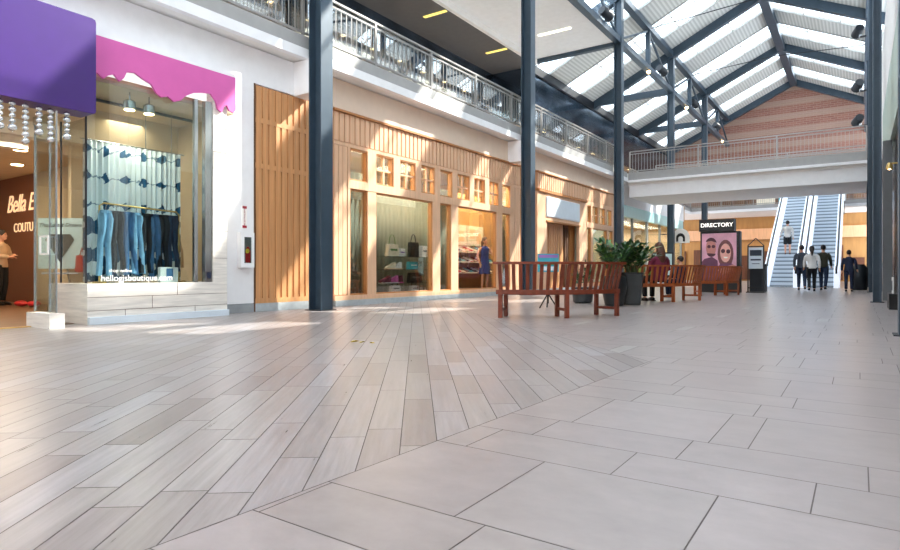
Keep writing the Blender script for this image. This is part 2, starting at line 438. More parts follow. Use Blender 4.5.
for y0, y1, kind, xj in courses():
    xmin = -9.06 if y0 < 36 else -15.9
    x = xj-.625*40 if kind != 'i' else xj-1.405*20
    n = 0
    while x < .72:
        step = .625
        if kind == 'i' and n % 3 == 2: step = .155
        x1 = min(x+step, .72)
        if x1 > xmin:
            t = 1.0 if (kind == 'i' and n % 3 == 2 and R.random() < .7) else None
            stone(max(x, xmin), x1, y0, y1, t)
        x += step; n += 1
tile_mesh('stone_tile', 'stone', stones, floor)['label'] = 'pale grey stone tiles in staggered courses'

# ------------------------------------------------------------------ left side: walls, walkway slab, soffit
XW = -9.05
lw = MB()
lw.box(XW-.2, -9.2, 4.14, XW, 8.1, 4.77)                # white band over the shopfronts
lw.box(XW-.2, 6.205, .16, XW, 6.96, 4.14)              # white pier with the extinguisher
S('wall_left', lw, 'white_paint', label='white wall band and pier over the left shopfronts')
S('wall_left_band', B(XW-.2, 8.1, 4.165, XW, 26.69, 4.77), 'band_bounce_tint', label='white wall band, warm bounced light put into its colour, over the wood shopfronts')
S('baseboard_left', B(XW-.18, 6.205, 0, XW+.012, 6.95, .155), 'grey_base')
slab = SE('balcony_slab', (-8.7, 10, 4.77), 'upper walkway slab along the left side')
m = MB(); m.box(-14.6, -9.2, 4.80, -8.74, 31.3, 5.18); m.box(-14.6, 31.3, 4.80, -10.0, 45, 5.18); m.box(-14.6, 45, 4.8, 6, 52, 5.18)
S('slab', m, 'soffit_paint', slab)
m = MB(); m.box(-8.74, -9.2, 4.955, -8.69, 26.9, 5.2); m.box(-10, 31.3, 4.955, -9.95, 45, 5.2); m.box(-9.95, 44.95, 4.955, 6, 45, 5.2)
S('edge_channel', m, 'fascia_grey', slab)
m = MB(); m.box(-8.78, -9.2, 4.77, -8.66, 26.9, 4.95); m.box(-10.04, 31.3, 4.77, -9.92, 45, 4.95); m.box(-9.92, 44.92, 4.77, 6, 45, 4.95)
S('edge_trim', m, 'white_paint', slab)
# white beam ends that tie the walkway to the columns
for i, y in enumerate((8.0, 16.55)):
    S('trim_%d' % (i+1), B(XW+.002, y-.12, 4.12, -8.60, y+.22, 4.768), 'white_paint')

# upper level on the left: dark ceiling, glazed shop, white soffit
S('ceiling_upper', B(-14.6, -9.2, 10.2, -12.32, 25.0, 10.4), 'dark_ceiling', label='dark ceiling over the upper left walkway')
S('ceiling_white', B(-12.2, -9.2, 10.42, -8.56, 24.85, 10.6), 'white_paint', label='white flat ceiling beside the roof truss')
S('trim_3', B(-12.32, -9.2, 10.18, -12.16, 24.85, 10.62), 'soffit_paint')
up = SE('wall_upper_left', (-14.6, 10, 5.2), 'glazed upper shop wall behind the balcony railing')
m = MB(); m.box(-14.72, -5, 9.05, -14.6, 25.2, 10.4); m.box(-14.6, 25.0, 7.75, -12.9, 25.2, 10.6); m.box(-12.95, 25.2, 7.75, -12.8, 50.4, 10.5)
S('header', m, 'header_gloss', up)
m = MB()
for y in (0, 3.0, 6.2, 9.4, 12.6, 15.8, 19.0, 22.2, 25.1): m.box(-14.74, y-.05, 5.2, -14.6, y+.05, 9.05)
for y in (25.3, 29, 33, 37, 41, 45, 49): m.box(-12.95, y-.05, 5.2, -12.8, y+.05, 7.75)
m.box(-14.72, -5, 5.2, -14.6, 25.2, 5.35); m.box(-12.92, 25.2, 5.2, -12.8, 50.4, 5.35)
S('mullion', m, 'steel_dark', up)
m = MB(); m.box(-14.68, -5, 5.35, -14.66, 25.0, 9.05); m.box(-12.88, 25.2, 5.35, -12.86, 50.4, 7.75)
S('glazing', m, 'upper_glass', up)
ui = SE('wall_upper_shop', (-18, 10, 5.2), 'warm interior of the upper shops')
m = MB(); m.box(-18.3, -5, 5.2, -18.1, 50, 9.4)
for y in (-5, 12.5, 25.2, 37, 50.2): m.box(-18.1, y-.08, 5.2, -14.8, y+.08, 9.3)
m.box(-18.1, -5, 9.2, -14.75, 25.2, 9.4); m.box(-18.1, 25.3, 8.2, -13.0, 50, 8.4); m.box(-18.1, -5, 5.0, -14.75, 50, 5.19)
S('lining', m, 'interior_beige', ui)
m = MB()
for i in range(16):
    y = 0.8+i*1.55; m.box(-18.05, y, 5.2, -17.6, y+.9+R.random()*.4, 5.2+R.uniform(1.2, 3))
for i in range(11):
    y = 26+i*2.2; m.box(-17.2, y, 5.2, -16.6, y+1.2, 5.2+R.uniform(1.2, 2.4))
S('shelving', m, 'floor_brown', ui)

# ------------------------------------------------------------------ roof
RX, RZ, RS = -4.0, 14.6, .48
def rz(x): return RZ-RS*abs(x-RX)
roof = SE('roof', (-4, 25, 10), 'pitched glass and metal roof over the corridor')
bays = [-9.0+8.5*i for i in range(7)]
def slope_panel(mb, xa, xb, ya, yb, dz, th):
    za, zb = rz(xa)+dz, rz(xb)+dz
    v = [(xa, ya, za), (xb, ya, zb), (xb, yb, zb), (xa, yb, za)]
    v += [(x, y, z+th) for x, y, z in v]
    mb.add(v, [(0, 3, 2, 1), (4, 5, 6, 7), (0, 1, 5, 4), (1, 2, 6, 5), (2, 3, 7, 6), (3, 0, 4, 7)])
k = 0
for bi, y0 in enumerate(bays):
    xl = -12.9 if y0 >= 24.5 else -8.3
    for (xa, xb, side) in ((xl, RX, 'left'), (RX, 4.7, 'right')):
        # metal deck strips
        for ya, yb in ((y0-.0, y0+.4), (y0+2.5, y0+4.5), (y0+6.6, y0+8.5)):
            d = MB(); slope_panel(d, xa, xb, ya, yb, .16, .06); S('deck_panel', d, 'deck', roof)
        xo = 2.4 if side == 'right' else None
        for ya in (y0+.4, y0+4.5):
            g = MB(); slope_panel(g, xa, min(xb, 2.4), ya, ya+2.1, .2, .012); gp = S('skylight', g, 'sky_glass', roof)
            f = MB(); slope_panel(f, xa, min(xb, 2.4), ya, ya+.06, .1, .12); slope_panel(f, xa, min(xb, 2.4), ya+2.04, ya+2.1, .1, .12); slope_panel(f, xa, min(xb, 2.4), ya+.62, ya+.66, .14, .06)
            n = max(2, int(abs(min(xb, 2.4)-xa)/1.5)); 
            for j in range(1, n):
                x = xa+(min(xb, 2.4)-xa)*j/n; slope_panel(f, x-.02, x+.02, ya, ya+2.1, .15, .05)
            S('glazing_bar', f, 'roof_under', gp)
            if side == 'right':
                d = MB(); slope_panel(d, 2.4, xb, ya, ya+2.1, .16, .06); S('deck_panel', d, 'deck', roof)
for y in bays[0:]+[50.3]:
    for sgn, xe in ((-1, -12.9 if y >= 24.5 else -8.35), (1, 4.6)):
        m = MB().bar((RX, y, rz(RX)-.08), (xe, y, rz(xe)-.08), .3, .42); S('rafter', m, 'steel_navy', roof)
m = MB().bar((RX, -9.1, RZ-.1), (RX, 50.4, RZ-.1), .42, .5); S('ridge_beam', m, 'steel_navy', roof)
m = MB().bar((-12.8, 25, rz(-12.8)-.1), (-12.8, 50.4, rz(-12.8)-.1), .22, .4); S('eave_beam', m, 'steel_dark', roof)
S('clerestory', B(-8.54, -5, 10.62, -8.52, 24.8, 12.2), 'sky_glass', roof)
S('light_blocker_back', B(-14.6, -9.4, 0, 4.7, -9.2, 10.4), 'soffit_paint', label='added unseen wall behind the camera, blocking light from that side')  # added out of view so faces towards the camera stay darker
gw = MB().prism([(-12.8, 5.2), (6, 5.2), (6, rz(6)), (RX, RZ), (-12.8, rz(-12.8))], 1, 50.45, 50.8)
S('wall_end', gw, 'brick', label='red brick gable wall with paler stripes closing the corridor')
# ------------------------------------------------------------------ steel columns, trusses, beams
def hcol(x, y, z1, label, d=.33, b=.3):
    t = T('steel_column', label, 'column', (x, y, 0), 0, 'steel columns along the corridor')
    m = MB(); m.box(x-d/2, y-b/2, 0.012, x-d/2+.03, y+b/2, z1); m.box(x+d/2-.03, y-b/2, 0.012, x+d/2, y+b/2, z1); m.box(x-d/2+.03, y-.012, .012, x+d/2-.03, y+.012, z1)
    m.build('shaft', 'steel_navy', t)
    MB().box(x-d/2-.05, y-b/2-.05, 0, x+d/2+.05, y+b/2+.05, .012).build('base_plate', 'steel_dark', t)
    return t
names = ['dark steel column between the slatted wood panel and the wood shopfront', 'dark steel column behind the nearest wooden bench', 'dark steel column behind the leafy planters, at the left end of the bridge', 'dark steel column under the bridge beside the aqua shop band', 'dark steel column far behind the bridge on the left']
for y, n in zip((8.0, 16.6, 25.0, 33.5, 42.0), names): hcol(-8.43, y, 12.25, n)
names = ['dark steel column cut by the right edge of the photo', 'tall dark steel column on the right, left of the black shop plinth', 'dark steel column on the right at the end of the bridge', 'dark steel column on the right beyond the bridge']
for y, n in zip((8.65, 17.4, 25.6, 33.5), names): hcol(.485 if y < 10 else .335, y, 12.25, n, .24 if y < 10 else .17, .28)
def truss(x, y0, label, xin):
    t = T('roof_truss', label, 'truss', (x, y0, 10.3))
    MB().box(x-.13, y0, 10.34, x+.13, 50.3, 10.58).build('bottom_chord', 'steel_navy', t)
    MB().box(x-.15, y0, 12.28, x+.15, 50.3, 12.56).build('top_chord', 'steel_navy', t)
    for y in [20.8, 29.25, 37.75, 46.2]:
        MB().box(x-.1, y-.1, 10.58, x+.1, y+.1, 12.28).build('vertical', 'steel_navy', t)
    for yc in (16.6, 25.0, 33.5, 42.0):
        for a, b in ((yc+.2, yc+4.1), (yc+8.3, yc+4.4)):
            if b < y0: continue
            MB().bar((x, a, 10.62), (x, b, 12.24), .09, .09).build('diagonal', 'steel_navy', t)
    return t
truss(-8.43, 8.2, 'long dark steel roof truss over the left row of columns', 1)
truss(.36, 9, 'long dark steel roof truss over the right row of columns', -1)
for y, n in ((25.0, 'dark cross beam closing the end of the white ceiling'), (33.5, 'dark cross beam from the left eave to the column past the bridge'), (42.0, 'farthest dark cross beam under the left roof slope')):
    t = MB().box(-12.7, y-.12, 10.28, -8.62, y+.12, 10.62).build('cross_beam', 'steel_navy'); tag(t, n, 'beam', 'cross beams under the roof')
for i, (y, n) in enumerate(((29.3, 'thin steel tie rod strung across the roof nearer the bridge'), (37.7, 'thin steel tie rod strung across the roof nearer the brick gable'))):
    t = MB().tube([(-8.28, y, 12.42), (-4, y+.2, 12.75), (.2, y, 12.42)], .022, 6).build('tie_rod', 'steel_dark'); tag(t, n, 'rod', 'tie rods')
# spotlights clamped to the trusses
def spot(x, y, z, label, dirx, lit=False):
    t = T('spotlight', label, 'spotlight', (x, y, z), 0, 'spotlights on the steelwork')
    MB().box(x-.05, y-.05, z, x+.05, y+.05, z+.16).build('bracket', 'metal', t)
    m = MB().tube([(x+dirx*.02, y-.28, z+.38), (x+dirx*.10, y+.0, z+.30), (x+dirx*.16, y+.22, z+.22)], [.17, .2, .22], 12); m.build('housing', 'steel_dark', t)
    m = MB().tube([(x+dirx*.165, y+.222, z+.22), (x+dirx*.172, y+.25, z+.212)], .19, 12); m.build('lens', 'warm_lamp' if lit else 'metal', t)
for y, n in ((23.0, 'black spotlight on the left truss over the white ceiling edge'), (31.1, 'black spotlight on the left truss nearest the bridge column'), (38.3, 'black spotlight midway along the left truss'), (45.2, 'farthest black spotlight on the left truss by the brick gable')):
    spot(-8.36, y, 10.58, n, 1)
for y, z, n in ((33.5, 11.5, 'uppermost black spotlight by the right column'), (33.5, 9.0, 'middle black spotlight by the right column'), (33.5, 7.4, 'lowest black spotlight by the right column against the brick')):
    spot(.02, y, z, n, -1, False)
    MB().box(0.0, y-.08, z, .249, y+.08, z+.05).build('arm', 'steel_dark', bpy.data.objects[[o.name for o in bpy.data.objects if o.name.startswith('spotlight')][-1]])
for p, n in (((-8.33, 29.0, 10.30), 'small glowing lamp under the left truss before the first spotlight'), ((-8.33, 36.6, 10.30), 'small glowing lamp under the left truss between spotlights'), ((-8.33, 47.6, 10.30), 'small glowing lamp under the left truss by the gable')):
    t = T('truss_lamp', n, 'lamp', p, 0, 'small lamps under the truss')
    MB().lathe(p, [(.05, -.02), (.11, .0), (.07, .06)], 10).build('housing', 'steel_dark', t)
    MB().ball((p[0], p[1], p[2]-.05), .09).build('bulb', 'warm_lamp', t)
# strip lights
def strip(x0, x1, y, z, label, mat, grp):
    t = T('strip_light', label, 'strip light', ((x0+x1)/2, y, z), 0, grp)
    MB().box(x0, y-.07, z-.03, x1, y+.07, z-.004).build('diffuser', mat, t); MB().box(x0-.02, y-.09, z-.004, x1+.02, y+.09, z-.0005).build('housing', 'metal', t)
for y, n in ((22.4, 'white strip light on the white ceiling beside the second column'), (17.9, 'white strip light on the white ceiling over the top edge of the photo')):
    strip(-10.9, -9.5, y, 10.42, n, 'strip_lamp', 'strip lights on the ceilings')
for y, n in ((22.4, 'yellowish strip light on the dark ceiling, the right one'), (17.9, 'yellowish strip light on the dark ceiling, the left one')):
    strip(-13.4, -12.4, y, 10.2, n, 'strip_lamp_warm', 'strip lights on the ceilings')

# ------------------------------------------------------------------ railings
def railing(name, label, p, q, z, n_post, sp, glazed=False):
    """a metal guard rail from p to q (x,y) standing on z: rails, posts, balusters"""
    p = Vector((p[0], p[1], z)); q = Vector((q[0], q[1], z)); L_ = (q-p).length; d = (q-p)/L_
    t = T(name, label, 'railing', p)
    MB().bar(p+Vector((0, 0, .94)), q+Vector((0, 0, .94)), .05, .04).build('top_rail', 'rail_grey', t)
    MB().bar(p+Vector((0, 0, .83)), q+Vector((0, 0, .83)), .03, .03).build('mid_rail', 'rail_grey', t)
    MB().bar(p+Vector((0, 0, .06)), q+Vector((0, 0, .06)), .04, .04).build('bottom_rail', 'rail_grey', t)
    for i in range(n_post):
        c = p+d*(L_*i/(n_post-1))
        MB().box(c.x-.026, c.y-.026, z-.25, c.x+.026, c.y+.026, z+.94).build('post', 'rail_grey', t)
    if glazed: MB().bar(p+Vector((-.05, 0, .48)), q+Vector((-.05, 0, .48)), .010, .86).build('glass_screen', 'rail_glass', t)
    n = int(L_/sp); rest = MB(); cand = []
    for i in range(1, n):
        c = p+d*(L_*i/n)
        cand.append(((c.x**2+c.y**2), MB().box(c.x-.007, c.y-.007, z+.06, c.x+.007, c.y+.007, z+.83)))
    vis = [c for c in cand]
    vis.sort(key=lambda a: a[0])
    for i, (_, mb) in enumerate(vis):
        if i < 90: mb.build('baluster', 'rail_grey', t)
        else: rest.add(mb.v, mb.f)
    if rest.v: tag(rest.build('baluster_run', 'rail_grey', t), kind='stuff')
    return t
railing('balcony_railing', 'grey metal railing along the upper left walkway', (-8.72, 3.7), (-8.72, 26.35), 5.2, 12, .15, True)
railing('bridge_railing', 'pale metal railing on the near edge of the footbridge', (-8.6, 27.0), (.2, 27.0), 5.18, 4, .13)
railing('bridge_railing', 'pale metal railing on the far edge of the footbridge', (-8.6, 31.2), (.2, 31.2), 5.18, 4, .13)
railing('gallery_railing', 'grey metal railing of the far gallery behind the escalators', (-9.95, 44.98), (-3.95, 44.98), 5.2, 4, .13)
railing('gallery_railing', 'short grey metal railing of the far gallery right of the escalators', (-.72, 44.98), (3, 44.98), 5.2, 3, .13)
railing('gallery_railing', 'grey metal railing of the left walkway beyond the footbridge', (-9.98, 31.6), (-9.98, 44.9), 5.2, 7, .13)

# ------------------------------------------------------------------ footbridge
br = SE('footbridge', (-4, 29, 4.1), 'white footbridge crossing the corridor')
S('deck', B(-8.68, 27.05, 4.62, .22, 31.2, 5.16), 'soffit_paint', br)
m = MB(); m.box(-8.66, 26.97, 4.83, .22, 27.04, 5.18); m.box(-8.66, 31.2, 4.83, .22, 31.27, 5.18)
S('edge_channel', m, 'fascia_grey', br)
m = MB(); m.box(-8.66, 26.9, 4.72, .22, 27.05, 4.828); S('edge_trim', m, 'white_paint', br)
m = MB(); m.box(-8.66, 27.1, 4.08, .22, 31.15, 4.62); S('girder', m, 'white_paint', br)
# far gallery shops, upper and lower
fg = SE('wall_far', (-4, 50, 0), 'shops closing the far end under and on the gallery')
S('lower_shop', B(-15.9, 50.2, 0, 6, 50.42, 4.8), 'interior_gold', fg)
m = MB(); m.box(-15.9, 49.9, 3.1, 6, 50.2, 3.9); S('lower_band', m, 'fir_wood', fg)
m = MB(); R2 = random.Random(3)
for i in range(13):
    x = -12+i*1.15; m.box(x, 50.02, .1, x+R2.uniform(.4, .95), 50.2, R2.uniform(1.6, 2.9))
S('lower_display', m, 'interior_brown', fg)
m = MB()
for i in range(15):
    x = -9.9+i*.95; m.box(x, 50.2, 5.2, x+R2.uniform(.5, .9), 50.44, 5.2+R2.uniform(.9, 2.2))
S('upper_display', m, 'floor_brown', fg)
S('upper_band', B(-9.9, 50.3, 7.5, .3, 50.44, 8.0), 'grey_mid', fg)
for (x0, x1, mat) in ((-4.0, -2.4, 'interior_gold'), (-2.2, -1.2, 'mauve'), (-6.4, -5.2, 'cream')):
    S('upper_front', B(x0, 50.1, 5.2, x1, 50.3, 7.3), mat, fg)
# ------------------------------------------------------------------ slatted wood panel beside the first column
wp = SE('wall_left_panel', (-9.1, 7.4, 0), 'honey coloured slatted wood panel left of the first column')
S('board', B(XW-.2, 6.985, .15, XW-.03, 8.9, 4.13), 'honey_wood', wp)
m = MB()
for i in range(13):
    y = 7.01+i*.148; m.box(XW-.03, y, .2, XW-.005, y+.10, 4.12)
S('slat', m, 'honey_wood', wp)
m = MB()
for z in (.15, 2.62, 3.45): m.box(XW-.03, 6.985, z, XW, 8.9, z+.09)
S('cross_rail', m, 'honey_wood', wp)
S('base', B(XW-.2, 6.985, 0, XW+.01, 8.9, .148), 'stone_base', wp)
S('edge_strip', B(XW-.2, 6.955, 0, XW+.01, 6.984, 4.14), 'dark_line', wp)

# ------------------------------------------------------------------ shopfronts of pale wood
WX0, WX1 = XW-.12, XW
def front(name, label, ya, yb, base=.12):
    f = SE(name, (XW-.1, (ya+yb)/2, 0), label); return f
def battens(f, ya, yb, z0, z1, mat='fir_wood_pale', sp=.16):
    S('backing', B(WX0, ya, z0, XW-.03, yb, z1), 'fir_wood', f)
    m = MB(); y = ya+.02
    while y+.1 < yb: m.box(XW-.03, y, z0+.02, XW-.004, y+.115, z1-.01); y += sp
    S('batten', m, mat, f)
def window(n, ya, yb, z0, z1, muntin=False, mat='fir_wood_pale', drape=True):
    wdw = SE('window_%d' % n, (XW-.1, (ya+yb)/2, z0))
    m = MB(); t = .03
    m.box(WX0, ya, z0, XW-.01, ya+t, z1); m.box(WX0, yb-t, z0, XW-.01, yb, z1); m.box(WX0, ya+t, z0, XW-.01, yb-t, z0+t); m.box(WX0, ya+t, z1-t, XW-.01, yb-t, z1)
    S('frame', m, 'reveal_wood', wdw)
    if muntin:
        ym, zm = (ya+yb)/2, (z0+z1)/2; m = MB(); m.box(XW-.075, ym-.02, z0+t, XW-.035, ym+.03, z1-t); m.box(XW-.073, ya+t, zm-.02, XW-.037, ym-.02, zm+.02); m.box(XW-.073, ym+.02, zm-.02, XW-.037, yb-t, zm+.02)
        S('muntin', m, 'fir_wood_pale', wdw)
    S('pane', B(XW-.086, ya+t, z0+t, XW-.08, yb-t, z1-t), 'shop_glass', wdw)
    return wdw
wn = 1
f1 = front('wall_left_shopfront', 'pale wood shopfront of the shoe and bag shop', 8.95, 17.3)
battens(f1, 8.95, 17.3, 3.47, 4.10)
S('cornice', B(WX0, 8.93, 4.10, XW+.05, 17.32, 4.14), 'reveal_wood', f1)
battens(f1, 8.95, 9.36, .22, 3.40, sp=.13); battens(f1, 16.74, 17.3, .22, 3.40, sp=.13)
m = MB(); m.box(WX0, 8.95, 3.40, XW, 17.3, 3.47); m.box(WX0, 9.36, 2.52, XW+.02, 16.74, 2.70); S('transom_rail', m, 'fir_wood_pale', f1)
m = MB()
low = [(9.43, 9.99), (10.27, 12.45), (12.78, 13.29), (13.63, 15.73), (16.07, 16.57)]
eds = [9.36]+[v for p in low for v in p]+[16.74]
for i in range(0, len(eds), 2): m.box(WX0, eds[i], .22, XW+.01, eds[i+1], 2.52)
tr = [(9.43, 9.99, 0), (10.27, 10.89, 1), (11.13, 11.74, 1), (11.96, 12.55, 1), (12.78, 13.36, 0), (13.6, 14.22, 1), (14.45, 15.05, 1), (15.29, 15.86, 1), (16.07, 16.6, 0)]
ed = [9.36]+[v for a, b, c in tr for v in (a, b)]+[16.74]
for i in range(0, len(ed), 2): m.box(WX0, ed[i], 2.70, XW+.01, ed[i+1], 3.40)
S('mullion', m, 'fir_wood_pale', f1)
S('sill', B(WX0, 8.95, .12, XW+.03, 17.3, .22), 'fir_wood_pale', f1)
S('base', B(WX0, 8.95, 0, XW+.06, 17.3, .118), 'stone_base', f1)
S('end_panel', B(WX0, 17.32, .15, XW-.12, 18.5, 4.13), 'honey_wood', f1)
m = MB()
for i in range(8): m.box(XW-.12, 17.34+i*.148, .2, XW-.09, 17.44+i*.148, 4.1)
S('end_slat', m, 'honey_wood', f1)
for i, (a, b) in enumerate(low): window(wn, a, b, .22, 2.52); wn += 1
for a, b, c in tr: window(wn, a, b, 2.70, 3.40, bool(c)); wn += 1
# interior of the shoe shop
s1 = SE('wall_left_shop', (-11.5, 13, 0), 'interior of the shoe and bag shop')
m = MB(); m.box(-13.3, 8.7, 0, -13.1, 18.4, 3.9); m.box(-13.1, 8.6, 0, WX0-.02, 8.8, 3.9); m.box(-13.1, 18.2, 0, WX0-.02, 18.4, 3.9); m.box(-13.3, 8.6, 3.9, WX0-.02, 18.4, 4.05)
S('lining', m, 'interior_beige', s1)
S('shop_floor', B(-13.3, 8.8, .0, WX0-.01, 18.2, .12), 'floor_brown', s1)
def drape(ya, yb, x, z0=.14, z1=2.95):
    n = int((yb-ya)/.05); pts = [(ya+(yb-ya)*i/n, x+.035*math.sin(i*PI/1.6)) for i in range(n+1)]
    vs = [(px, y, z) for z in (z0, z1) for y, px in pts]
    m = MB().add(vs, [(i, i+1, n+2+i, n+1+i) for i in range(n)], True)
    o = m.build('drape', 'drape', s1, recalc=False); s = o.modifiers.new('thick', 'SOLIDIFY'); s.thickness = .012
for a, b, x in ((9.5, 10.25, .3), (10.3, 14.3, .95), (13.0, 13.6, .3), (16.3, 17.1, .3)): drape(a, b, XW-x)
# back wall of the shoe display: plain cream niche panels over shelves
m = MB(); m.box(-10.55, 14.6, .12, -10.45, 18.15, 3.2); S('display_wall', m, 'interior_gold', s1)
m = MB()
for z in (.66, 1.0, 1.32): m.box(-10.445, 14.7, z, -10.1, 17.6, z+.025)
S('shelf', m, 'cream', s1)
m = MB(); m.box(-10.45, 15.2, 1.56, -10.40, 16.15, 2.2); m.box(-10.45, 16.22, 1.56, -10.40, 17.2, 2.2); S('picture_panel', m, 'cream', s1)
m = MB()
for y, z in ((15.45, 1.95), (15.85, 1.85), (16.5, 1.95), (16.9, 1.8)): m.box(-10.40, y-.14, z-.16, -10.39, y+.14, z+.16)
S('picture', m, 'peach', s1)
def lamp(loc, e, size=.8, col=(1, .82, .6), rot=(0, 0, 0), sy=None):
    l = bpy.data.lights.new('shop_and_fill_lamp', 'AREA'); l.energy = e; l.size = size; l.color = col
    if sy: l.shape = 'RECTANGLE'; l.size_y = sy
    o = bpy.data.objects.new('shop_and_fill_lamp', l); COL.objects.link(o); o.location = loc; o.rotation_euler = rot
def downlight(x, y, z, label, grp, r=.09):
    t = T('downlight', label, 'downlight', (x, y, z), 0, grp)
    MB().lathe((x, y, z), [(r+.03, -.012), (r+.03, -.001)], 12).build('ring', 'metal', t)
    MB().lathe((x, y, z), [(r, -.02), (r, -.013)], 12).build('bulb', 'warm_lamp', t)
for y in (9.8, 11.4, 13.0, 14.6, 16.2): downlight(-10.6, y, 3.9, 'small round downlight in the ceiling of the shoe shop', 'shoe shop downlights')
for y in (14.0, 15.6): downlight(-9.7, y, 3.9, 'small round downlight in the ceiling of the shoe shop', 'shoe shop downlights')
lamp((-9.6, 16.2, 3.85), 200, .5, (1, .84, .6), sy=2.4); lamp((-11.4, 14, 3.8), 120, 1.2); lamp((-10.6, 11.2, 3.85), 160, .6, sy=3)
lamp((-9.5, 11.3, 3.85), 90, .3, (1, .93, .82), sy=3.4)

# bags and shoes shown in the big window
dspy = MB()
for z in (1.10, .78, .44): dspy.box(-9.62, 10.95, z-.012, -9.36, 12.82, z)
for y in (11.0, 11.88, 12.77):
    for x in (-9.6, -9.38): dspy.tube([(x, y, .2), (x, y, 2.5)], .004, 5)
tag(dspy.build('hanging_shelf', 'green_glass'), 'clear wire-hung shelves in the big shop window', 'shelf')
def handbag(y, z, wd, ht, label, mat, hmat, handle=True, x=-9.5):
    t = T('handbag', label, 'handbag', (x, y, z), 0, 'bags in the shop window')
    m = MB(); m.prism([(y-wd/2, z), (y+wd/2, z), (y+wd/2*.86, z+ht), (y-wd/2*.86, z+ht)], 0, x-.06, x+.06); m.build('body', mat, t, bevel=.015)
    m = MB(); m.box(x+.058, y-wd*.3, z+ht*.45, x+.066, y+wd*.3, z+ht*.62); m.build('flap', hmat, t)
    if handle:
        pts = [(x, y+wd*.28*math.cos(a), z+ht+wd*.55*math.sin(a)) for a in [PI*i/10 for i in range(11)]]
        MB().tube(pts, .012, 6).build('handle', hmat, t)
handbag(11.38, 1.10, .42, .30, 'cream handbag with a green front and handle on the top shelf', 'cream', 'leaf_light')
handbag(11.72, 1.10, .26, .20, 'small white and mauve bag beside the cream handbag', 'cloth_white', 'mauve', False)
handbag(12.23, 1.10, .36, .38, 'black handbag with a tall looped handle on the top shelf', 'black', 'black')
handbag(12.66, 1.10, .26, .30, 'white bag at the right end of the top shelf', 'cloth_white', 'grey_mid', False)
handbag(12.18, .78, .38, .20, 'light blue bag on the middle shelf of the window', 'teal', 'cloth_white', False)
handbag(12.28, .44, .52, .26, 'wide black bag on the lower shelf of the window', 'black', 'grey_mid', False)
handbag(11.48, .225, .36, .16, 'black and white bag at the bottom left of the window', 'cloth_white', 'black')
handbag(12.25, .225, .34, .14, 'white bag with a dark handle at the bottom right of the window', 'cloth_white', 'hair_brown')
handbag(13.35, .80, .22, .26, 'dark bag in the narrow window left of the shop door', 'black', 'cloth_grey', x=-9.5)
def shoe(x, y, z, label, mat, solemat, grp, rzv=PI/2, s=1.0):
    t = T('shoe', label, 'shoe', (x, y, z), rzv, grp); t.scale = (s, s, s)
    m = MB(); prof = [(-.12, .02, .02, .10), (-.10, .045, .02, .13), (-.04, .042, .02, .10), (.04, .05, .015, .065), (.10, .045, .012, .05), (.135, .02, .012, .03)]
    vs = []; fs = []
    for yy, wd, b, tp in prof:
        vs += [(-wd, yy, b), (wd, yy, b), (wd*.8, yy, tp), (-wd*.8, yy, tp)]
    for i in range(len(prof)-1):
        for k in range(4): fs.append((i*4+k, i*4+(k+1) % 4, i*4+4+(k+1) % 4, i*4+4+k))
    fs += [(0, 1, 2, 3)[::-1], tuple(len(prof)*4-4+k for k in range(4))]
    m.add(vs, fs, True); m.build('upper', mat, t, local=True, smooth_angle=60)
    MB().prism([(-.04, -.12), (.04, -.12), (.052, .03), (.04, .12), (0, .14), (-.04, .12), (-.052, .03)], 2, 0, .018).build('sole', solemat, t, local=True)
    return t
g = 'shoes in the big shop window'
shoe(-9.5, 11.32, .78, 'left white and tan shoe on the middle shelf of the window', 'cream', 'peach', g, PI, 1.4)
shoe(-9.5, 11.52, .78, 'right white and tan shoe on the middle shelf of the window', 'cloth_white', 'peach', g, PI*.9, 1.4)
shoe(-9.5, 11.12, .44, 'left pink and maroon shoe on the lower shelf of the window', 'cloth_maroon', 'cloth_white', g, PI, 1.5)
shoe(-9.5, 11.36, .44, 'middle pink shoe on the lower shelf of the window', 'pink', 'cloth_white', g, PI*.9, 1.5)
shoe(-9.5, 11.58, .44, 'right maroon shoe on the lower shelf of the window', 'cloth_maroon', 'pink', g, PI, 1.5)
# rows of shoes seen through the doorway: one built, the others copied
cols = [('cloth_white', 'red'), ('cream', 'hair_brown'), ('black', 'cloth_white'), ('red', 'cloth_white'), ('teal', 'cream'), ('cloth_tan', 'hair_dark'), ('cloth_grey', 'cloth_white')]
protos = []
for row, z in enumerate((.685, 1.025, 1.345)):
    for i in range(12):
        c = (row*3+i*5) % 7
        lb = 'small shoe in the rows on the shelves inside the shop doorway'
        if c not in [p[0] for p in protos]:
            t = shoe(0, 0, 0, lb, cols[c][0], cols[c][1], 'shoes on the shop shelves', PI/2, 1.4); protos.append((c, t)); t.location = (-10.27, 14.85+i*.235, z); t.rotation_euler = (0, 0, -PI/2+.5)
        else:
            src = [p[1] for p in protos if p[0] == c][0]; n = copy_tree(src); n.location = (-10.27, 14.85+i*.235, z); n.rotation_euler = (0, 0, -PI/2+R.uniform(.2, .8))

